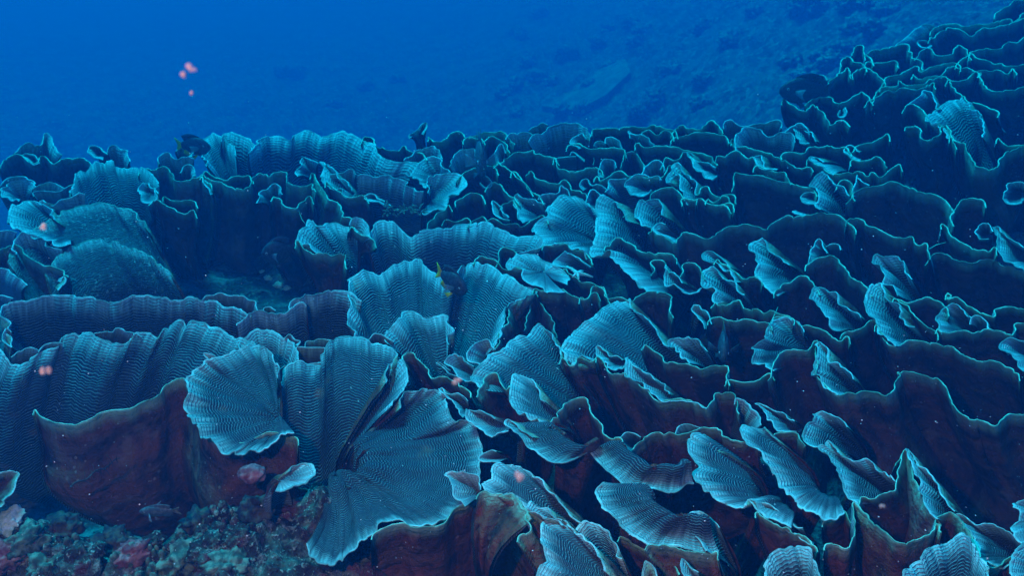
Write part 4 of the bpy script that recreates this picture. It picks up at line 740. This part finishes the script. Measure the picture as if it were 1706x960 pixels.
rocks = [(18, 868, .036, 'white_coral', 'brightest bleached lump on the rubble near the left border'), (45, 905, .045, 'green_crust', 'green crusted rock below the bleached lump'),
         (10, 930, .05, 'pink_crust', 'pink and white crusted rock at the lower left corner'), (100, 880, .045, 'dark_crust', 'dark round rock right of the bleached lump'),
         (140, 935, .05, 'crust', 'mottled ledge shaped rock at the bottom left'), (75, 945, .04, 'green_crust', 'small green rock in the bottom left corner'),
         (190, 905, .045, 'dark_crust', 'dark rock in the shaded hollow of the rubble'), (225, 925, .04, 'pink_crust', 'pinkish pebble pile rock at the bottom left'),
         (255, 905, .028, 'crust', 'small mottled knob below the grey wrasse'), (300, 935, .05, 'green_crust', 'green grey rock at the bottom below the wrasse'),
         (350, 915, .045, 'crust', 'mottled rock at the bottom right part of the rubble'), (400, 895, .04, 'crust', 'mottled knob at the right end of the rubble'),
         (380, 945, .045, 'green_crust', 'greenish crusted stone at the foot of the rubble'), (330, 870, .035, 'dark_crust', 'dark rock right of the grey wrasse'),
         (235, 860, .03, 'pink_crust', 'pinkish stone tucked behind the grey wrasse'), (430, 850, .04, 'dark_crust', 'dark rock beside the gap under the brown curled plate'),
         (60, 840, .04, 'crust', 'mottled rock under the left ridged fan'), (150, 830, .035, 'green_crust', 'green knob against the foot of the left ridged fan'),
         (420, 790, .032, 'pink_crust', 'salmon coloured sponge ball under the round dish')]
for i, (u, v, s, m, lb) in enumerate(rocks):
    P = bank_hit(u, v); s *= 0.85
    nm = 'sponge' if 'sponge' in lb else 'reef_rock'
    if v < 800: d = float(depth(u, v)) * 0.955; P = Vector(world_pt(u, v, d).tolist())
    o = lump(nm, P, (s, s * (0.7 + 0.4 * rnd.random()), s * (0.55 + 0.3 * rnd.random())), M[m], i + 3, 4, 0.2 if nm == 'sponge' else 0.55, 1.5, 1.0, None, rnd.random() * 3, 0.05 if nm == 'sponge' else 0.14)
    put(o, lb, 'sponge' if nm == 'sponge' else 'rock', 'crusted stones of the rubble bank' if nm == 'reef_rock' else None)
# stubby coral knobs, one colony of little nubbins on the rubble
V, F = ICO[2]
for ci, (u0, v0, cnt, rad_, mt, lb) in enumerate([(185, 855, 16, .042, 'white_coral', 'scatter of tiny yellowish polyps in the dark hollow of the rubble'),
                                          (350, 905, 60, .075, 'crust', 'low bushy nubbin coral at the bottom right of the rubble'),
                                          (250, 945, 50, .065, 'green_crust', 'low green nubbin coral at the bottom edge'),
                                          (90, 915, 50, .06, 'crust', 'low mottled nubbin coral in the bottom left corner')]):
    P = bank_hit(u0, v0); Vs, Fs = [], []
    for kx in range(cnt):
        a, rr_ = rnd.random() * 6.28, rad_ * math.sqrt(rnd.random()); x, y = P.x + rr_ * math.cos(a), P.y + rr_ * math.sin(a)
        s = (0.0022 if ci == 0 else 0.004 + 0.005 * rnd.random()); b = sum(len(q_) for q_ in Vs)
        Vs.append(V * np.array([s, s, s * (1.0 if ci == 0 else 2.4)]) * (0.8 + 0.5 * rnd.random()) + np.array([x, y, bank_z(x, y) + s * 0.6])); Fs.append(F + b)
    o = mesh_obj('nubbin_coral', np.vstack(Vs), np.vstack(Fs), M[mt]); put(o, lb, 'coral')

# ------------------------------------------------------------------ far reef in the haze
for i in range(46):
    if i < 36: u, v = 860 + rnd.random() * 620, 5 + rnd.random() * 185
    else: u, v = 380 + rnd.random() * 560, 120 + rnd.random() * 100
    lim = np.interp(u, SKY[:, 0], SKY[:, 1]) - 14
    if v > lim: v = lim - rnd.random() * 60
    P = seabed_hit(u, v); s = 0.06 + 0.12 * rnd.random() * rnd.random() + 0.006 * P.y
    o = lump('distant_coral', P + Vector((0, 0, s * 0.2)), (s, s, s * 0.7), M['far_coral'], i + 50, 4, 0.5, 1.8, 1.0, None, 0, 0.25)
    put(o, 'pale lumpy coral head on the far reef fading into the blue', 'coral', 'coral heads on the far reef')
# larger named ones
for (u, v, s, lb) in [(945, 95, 0.30, 'big round coral head on the far reef left of the pale slab'), (1060, 190, .16, 'bushy coral right below the pale slab on the far reef'),
                      (1345, 20, .3, 'largest hazy coral mound at the top right of the far reef')]:
    P = seabed_hit(u, v); o = lump('far_coral_mound', P + Vector((0, 0, s * .2)), (s, s, s * .75), M['far_coral'], int(u), 5, 0.4, 2.4, 1.0, None, 0, 0.3); put(o, lb, 'coral')
# pale tilted slab
A_ = [seabed_hit(u, v) for u, v in ((902, 185), (960, 196), (1010, 172), (1050, 130), (1040, 108), (1000, 128), (950, 160))]
top = [a + Vector((0, 0, 0.12 + 0.03 * (i % 3))) for i, a in enumerate(A_)]; bot = [a + Vector((0.02, 0.05, -0.05)) for a in A_]
n = len(A_); cen = sum(top, Vector()) / n
me_v = [tuple(v) for v in top + bot] + [tuple(cen + Vector((0, 0, 0.03)))]
fs = [(i, (i + 1) % n, 2 * n) for i in range(n)] + [(i, n + i, n + (i + 1) % n, (i + 1) % n) for i in range(n)]
o = mesh_obj('coral_slab', np.array(me_v), fs, M['pale_slab'], None, None, False); put(o, 'pale flat slab of dead coral tilted on the far reef', 'coral slab')

# ------------------------------------------------------------------ fish
def plain(name, c, rough=0.5, alpha=1.0, spec=0.3):
    q = NT(name); q.fin(c, rough, None, spec)
    if alpha < 1: q.b.inputs['Alpha'].default_value = alpha
    return q.m
M['fish_dark'] = flatmat('fish_dark_scales', (0.035, 0.04, 0.05), (0.08, 0.09, 0.11), 160, 0.45, 0.0006)
M['fish_grey'] = flatmat('fish_grey_scales', (0.06, 0.07, 0.08), (0.13, 0.16, 0.17), 140, 0.45, 0.0006)
M['fish_brown'] = flatmat('fish_brown_scales', (0.10, 0.09, 0.07), (0.20, 0.18, 0.13), 120, 0.5, 0.0006)
M['fish_yellow'] = plain('fish_yellow_fin', (0.85, 0.62, 0.02), 0.5)
M['fish_olive'] = plain('fish_olive_fin', (0.16, 0.14, 0.04), 0.5)
M['fish_clear'] = plain('fish_clear_fin', (0.35, 0.42, 0.45), 0.4, 0.45)
M['eye_white'] = plain('fish_eye_ring', (0.45, 0.5, 0.5), 0.2); M['eye_black'] = plain('fish_pupil', (0.005, 0.005, 0.006), 0.1)
def fish(label, u, v, dk, L, H, W, yaw, pitch=0.0, body='fish_dark', tail='fish_yellow', fin='fish_dark', filament=0.0, belly=None, name='fish', pect='fish_clear'):
    d = float(depth(u, v)) * dk if v > 60 else dk
    P = Vector(world_pt(u, v, d).tolist()); root = empty(name, P); root.rotation_mode = 'XYZ'; root.rotation_euler = (0, -pitch, yaw)
    put(root, label, 'fish')
    ns, nr_ = 26, 20; Vv = []
    for i in range(ns):
        s = i / (ns - 1); x = L * (0.42 - 0.80 * s)
        h = H / 2 * max(0.015, (math.sin(math.pi * min(1, s * 0.92 + 0.03)) ** 0.75) * (1 - 0.35 * s) * 1.18 + 0.10 * (s > 0.9)); h = max(h, H * 0.085 if s > 0.8 else 0.001)
        w = W / 2 * max(0.03, math.sin(math.pi * min(1, s * 0.85 + 0.06)) ** 0.7 * (1 - 0.5 * s) * 1.25)
        for j in range(nr_):
            a = 2 * math.pi * j / nr_; Vv.append((x, w * math.sin(a), h * math.cos(a) - 0.03 * H * (1 - s)))
    Fv = [(i * nr_ + j, i * nr_ + (j + 1) % nr_, (i + 1) * nr_ + (j + 1) % nr_, (i + 1) * nr_ + j) for i in range(ns - 1) for j in range(nr_)]
    Fv += [tuple(range(nr_))[::-1], tuple((ns - 1) * nr_ + j for j in range(nr_))]
    def part(nm, Vl, Fl, m, thick=0.0):
        me = bpy.data.meshes.new(nm); me.from_pydata(Vl, [], Fl); me.materials.append(M[m]); me.polygons.foreach_set('use_smooth', [True] * len(Fl))
        o = bpy.data.objects.new(nm, me); COL.objects.link(o); o.parent = root
        if thick: md = o.modifiers.new('solid', 'SOLIDIFY'); md.thickness = thick; md.offset = 0
        return o
    part('body', Vv, Fv, body)
    def finmesh(nm, root_pts, tip_pts, m):
        n_ = len(root_pts); Vl = root_pts + [tuple((np.array(a) + np.array(b)) / 2) for a, b in zip(root_pts, tip_pts)] + tip_pts
        Fl = [(r * n_ + i, r * n_ + i + 1, (r + 1) * n_ + i + 1, (r + 1) * n_ + i) for r in range(2) for i in range(n_ - 1)]
        return part(nm, Vl, Fl, m, 0.0012)
    n_ = 9
    finmesh('dorsal_fin', [(L * (0.22 - 0.5 * i / 8), 0, H * 0.44 * math.sin(math.pi * (0.32 + 0.5 * i / 8)) - 0.005) for i in range(n_)],
            [(L * (0.14 - 0.5 * i / 8), 0, H * (0.50 + 0.13 * math.sin(math.pi * i / 8) + (filament if i == 2 else 0) + (filament * 0.4 if i in (1, 3) else 0))) for i in range(n_)], fin)
    finmesh('anal_fin', [(L * (-0.02 - 0.28 * i / 8), 0, -H * 0.40 * math.sin(math.pi * (0.5 + 0.33 * i / 8)) + 0.004) for i in range(n_)],
            [(L * (-0.08 - 0.30 * i / 8), 0, -H * (0.46 + 0.10 * math.sin(math.pi * i / 8))) for i in range(n_)], tail if tail == 'fish_yellow' else fin)
    finmesh('tail_fin', [(-L * 0.365, 0, H * 0.10 * (1 - 2 * i / 8)) for i in range(n_)],
            [(-L * (0.50 + 0.07 * abs(1 - 2 * i / 8)), 0, H * 0.40 * (1 - 2 * i / 8)) for i in range(n_)], tail)
    for sg in (-1, 1):
        finmesh('pectoral_fin', [(L * 0.16, sg * W * 0.46, H * (0.02 - 0.12 * i / 8)) for i in range(n_)],
                [(L * (0.02 + 0.05 * math.sin(math.pi * i / 8)), sg * (W * 0.5 + L * 0.19), H * (0.16 - 0.42 * i / 8)) for i in range(n_)], pect)
        finmesh('pelvic_fin', [(L * (0.10 - 0.04 * i / 8), sg * W * 0.2, -H * 0.40) for i in range(n_)],
                [(L * (0.02 - 0.10 * i / 8), sg * W * 0.55, -H * (0.64 - 0.12 * i / 8)) for i in range(n_)], tail if tail == 'fish_yellow' else fin)
        V2, F2 = ICO[3]; r0 = 0.055 * H
        e = part('eye', [tuple(np.array((L * 0.285, sg * W * 0.36, H * 0.06)) + v_ * np.array((r0, r0 * 0.6, r0))) for v_ in V2], [tuple(f) for f in F2], 'eye_white')
        pu = part('pupil', [tuple(np.array((L * 0.287, sg * (W * 0.36 + r0 * 0.25), H * 0.06)) + v_ * np.array((r0 * .6, r0 * 0.45, r0 * .6))) for v_ in V2], [tuple(f) for f in F2], 'eye_black')
        pu.parent = e
    return root
fish('dark blue fish with bright yellow tail and fins facing the camera before the pleated fan', 755, 470, 0.93, 0.125, 0.07, 0.034, math.radians(-42), math.radians(-12), 'fish_dark', 'fish_yellow')
fish('dark fish with a yellow tail hovering over the left skyline ridge', 325, 243, 0.97, 0.17, 0.085, 0.04, math.radians(-12), 0.0, 'fish_dark', 'fish_yellow')
fish('tall thin grey fish seen head on with a long dorsal filament above the centre slope', 800, 262, 0.93, 0.20, 0.15, 0.045, math.radians(-80), math.radians(-10), 'fish_grey', 'fish_grey', 'fish_grey', 0.26, name='fish')
fish('dark olive fish half hidden behind the round ribbed fan', 1205, 575, 0.99, 0.13, 0.07, 0.03, math.radians(-100), math.radians(-10), 'fish_dark', 'fish_olive', 'fish_dark', pect='fish_dark')
fish('dark oval fish gliding above the foot of the upper right slope', 1337, 150, 0.97, 0.24, 0.12, 0.05, math.radians(178), 0.0, 'fish_dark', 'fish_dark')
fish('slim grey wrasse resting over the rubble at the lower left', 262, 852, 0.985, 0.085, 0.026, 0.016, math.radians(176), math.radians(-4), 'fish_grey', 'fish_brown', 'fish_grey')
fish('faint round dark fish lurking in the pit below the wavy rim', 462, 420, 1.04, 0.12, 0.085, 0.035, math.radians(200), 0.0, 'fish_dark', 'fish_dark')
for o_ in []: pass

# ------------------------------------------------------------------ little things on the reef
def tubes(name, segs, mat, sides=6):
    Vs, Fs = [], []
    for pts, r0, r1 in segs:
        pts = [Vector(p_) for p_ in pts]; b = len(Vs)
        for i, p_ in enumerate(pts):
            t_ = (pts[min(i + 1, len(pts) - 1)] - pts[max(i - 1, 0)]).normalized(); a_ = t_.cross(Vector((0.3, 0.2, 1))).normalized(); c_ = t_.cross(a_)
            r_ = r0 + (r1 - r0) * i / (len(pts) - 1)
            for j in range(sides): an = 2 * math.pi * j / sides; Vs.append(tuple(p_ + a_ * math.cos(an) * r_ + c_ * math.sin(an) * r_))
        for i in range(len(pts) - 1):
            for j in range(sides): Fs.append((b + i * sides + j, b + i * sides + (j + 1) % sides, b + (i + 1) * sides + (j + 1) % sides, b + (i + 1) * sides + j))
        Fs.append(tuple(b + j for j in range(sides))); Fs.append(tuple(b + (len(pts) - 1) * sides + j for j in range(sides)))
    return mesh_obj(name, np.array(Vs), Fs, mat)
def px(u, v, k=0.99): return Vector(world_pt(u, v, float(depth(u, v)) * k).tolist())
# hydroid twig at the lower left
segs = []; a = px(118, 812, 0.985); b_ = px(200, 764, 0.975); N_ = 12
main = [a.lerp(b_, i / N_) + Vector((0, 0, 0.004 * math.sin(i * 1.3))) for i in range(N_ + 1)]; segs.append((main, 0.0022, 0.0010))
for i in range(3, N_): 
    for sg in (-1, 1):
        d_ = Vector((rnd.uniform(-.3, .6), rnd.uniform(-.5, .5), sg * rnd.uniform(.4, 1))).normalized() * rnd.uniform(.008, .022)
        segs.append(([main[i], main[i] + d_ * .5 + Vector((.002, 0, 0)), main[i] + d_], 0.001, 0.0005))
put(tubes('hydroid_twig', segs, M['dark_crust']), 'feathery dark hydroid twig crossing the brown curled plate at lower left', 'hydroid')
# thin white whips
for pts, lb in (([(498, 352), (503, 366), (508, 372)], 'thin pale whip coral hanging beside the hooked end of the centre back fan'),
                ([(1038, 362), (1044, 357), (1051, 355)], 'short pale curved thread left of the rounded ball blade'),
                ([(1548, 415), (1560, 408), (1576, 404)], 'fine pale thread at the upper right under the arched dark plate'),
                ([(988, 275), (990, 268), (989, 262)], 'tiny upright thread above the dark cup on the middle slope'),
                ([(1280, 545), (1288, 530), (1296, 512)], 'fine thread leaning left of the slim ribbed blade')):
    put(tubes('whip_coral', [([px(*q_, 0.985) for q_ in pts], 0.0014, 0.0008)], M['rim']), lb, 'whip coral')
# small soft coral tuft
segs = []; c0 = px(672, 345, 0.985)
for i in range(60):
    b0 = c0 + Vector((rnd.uniform(-.07, .07), rnd.uniform(-.03, .03), rnd.uniform(-.03, .0))); d_ = Vector((rnd.uniform(-1, 1), rnd.uniform(-1, .5), rnd.uniform(.2, 1))).normalized() * rnd.uniform(.012, .03)
    segs.append(([b0, b0 + d_ * .5, b0 + d_ + Vector((.004, 0, -.004))], .004, .002))
put(tubes('soft_coral', segs, M['green_crust']), 'small green soft coral tuft on the rim of the centre slope', 'soft coral')
# broken pale star shaped coral
segs = []; c0 = px(962, 456, 0.975)
for (du, dv) in ((-18, -12), (-8, 6), (14, 2), (26, 6), (10, -4), (2, 10)):
    segs.append(([c0, c0.lerp(px(962 + du, 456 + dv, 0.975), .5) + Vector((0, 0, .003)), px(962 + du, 456 + dv, 0.975)], .007, .0025))
put(tubes('broken_coral', segs, M['white_coral']), 'small broken bright coral with pointed arms left of the wavy brown plate', 'coral')
# pale shells and debris in the dark pit
for i, (u, v, s, lb) in enumerate([(465, 478, .010, 'largest pale pebble in the dark pit'), (446, 465, .008, 'pale pebble at the left of the pit pebbles'), (478, 481, .008, 'pale pebble right of the largest pit pebble'), (437, 455, .006, 'smallest pale pebble in the dark pit')]):
    P = seabed_hit(u, v); s *= 1.6; o = lump('pebble', P, (s * 1.3, s, s), M['white_coral'], 200 + i, 3, 0.4); put(o, lb, 'pebble', 'pale pebbles in the pit')
# drifting particles, near ones salmon in the strobe
M['particle'] = plain('drifting_particle', (0.30, 0.50, 0.50), 0.8, 0.26); M['speck'] = plain('drifting_speck', (0.75, 0.8, 0.8), 0.8)
V, F = ICO[2]
for (u, v, d, s, lb) in [(318, 112, .42, 7, 'largest salmon drifting particle in the open blue water'), (306, 124, .42, 5, 'salmon drifting particle lower left of the largest one'), (320, 156, .5, 3.5, 'faint small particle below the salmon pair'),
                     (762, 633, .6, 7, 'bright salmon particle before the wavy brown plate'), 
                     (72, 378, .5, 6, 'reddish particle before the broad round fan at left'), (75, 615, .5, 9, 'dim red particle before the widest ridged fan'), 
                     (865, 795, .5, 9, 'orange particle before the long striped ramp'), (1470, 845, .6, 4, 'small tan particle inside the deep funnel')]:
    P = Vector(world_pt(u, v, d).tolist()); r_ = s * d / FPX
    bl = [(V * r_ * rnd.uniform(.35, .8) * np.array([rnd.uniform(.6, 1.2), 1, rnd.uniform(.6, 1.3)]) + np.array(P) + np.array([rnd.uniform(-.7, .7), rnd.uniform(-.3, .3), rnd.uniform(-.7, .7)]) * r_) for _ in range(5)]
    o = mesh_obj('drifting_particle', np.vstack(bl), np.vstack([F + len(V) * i_ for i_ in range(5)]), M['particle']); put(o, lb, 'particle', 'drifting particles close to the camera')
Vs, Fs = [], []; b = 0
for i in range(450):
    u, v = rnd.random() * 1800 - 50, 150 + rnd.random() * 830; d = float(depth(u, v)) * (0.55 + 0.44 * rnd.random()); r_ = rnd.choice([.5, .6, .7, .9, 1.2]) * d / FPX
    P = world_pt(u, v, d); Vs.append(V * r_ * 0.9 * np.array([1, 1, rnd.uniform(.5, 1.2)]) + P); Fs.append(F + b); b += len(V)
put(mesh_obj('marine_snow', np.vstack(Vs), np.vstack(Fs), M['speck']), kind='stuff')

# ------------------------------------------------------------------ haze
q = NT('sea_water_haze'); q.t.nodes.remove(q.b)
vol = q.n('ShaderNodeVolumePrincipled'); q.l(vol.outputs[0], q.out.inputs['Volume'])
vol.inputs['Color'].default_value = (0.0, 0.032, 0.100, 1); vol.inputs['Density'].default_value = 0.5; vol.inputs['Absorption Color'].default_value = (0.0, 0.87, 0.90, 1)
vol.inputs['Anisotropy'].default_value = 0.25
hx, y0, y1, z0, z1 = 125, -122, 125, -9, 1.6
hv = [(-hx, y0, z0), (hx, y0, z0), (hx, y1, z0), (-hx, y1, z0), (-hx, y0, z1), (hx, y0, z1), (hx, y1, z1), (-hx, y1, z1)]
put(mesh_obj('haze', np.array(hv, float), [(0, 3, 2, 1), (4, 5, 6, 7), (0, 1, 5, 4), (1, 2, 6, 5), (2, 3, 7, 6), (3, 0, 4, 7)], q.m, None, None, False), kind='stuff')
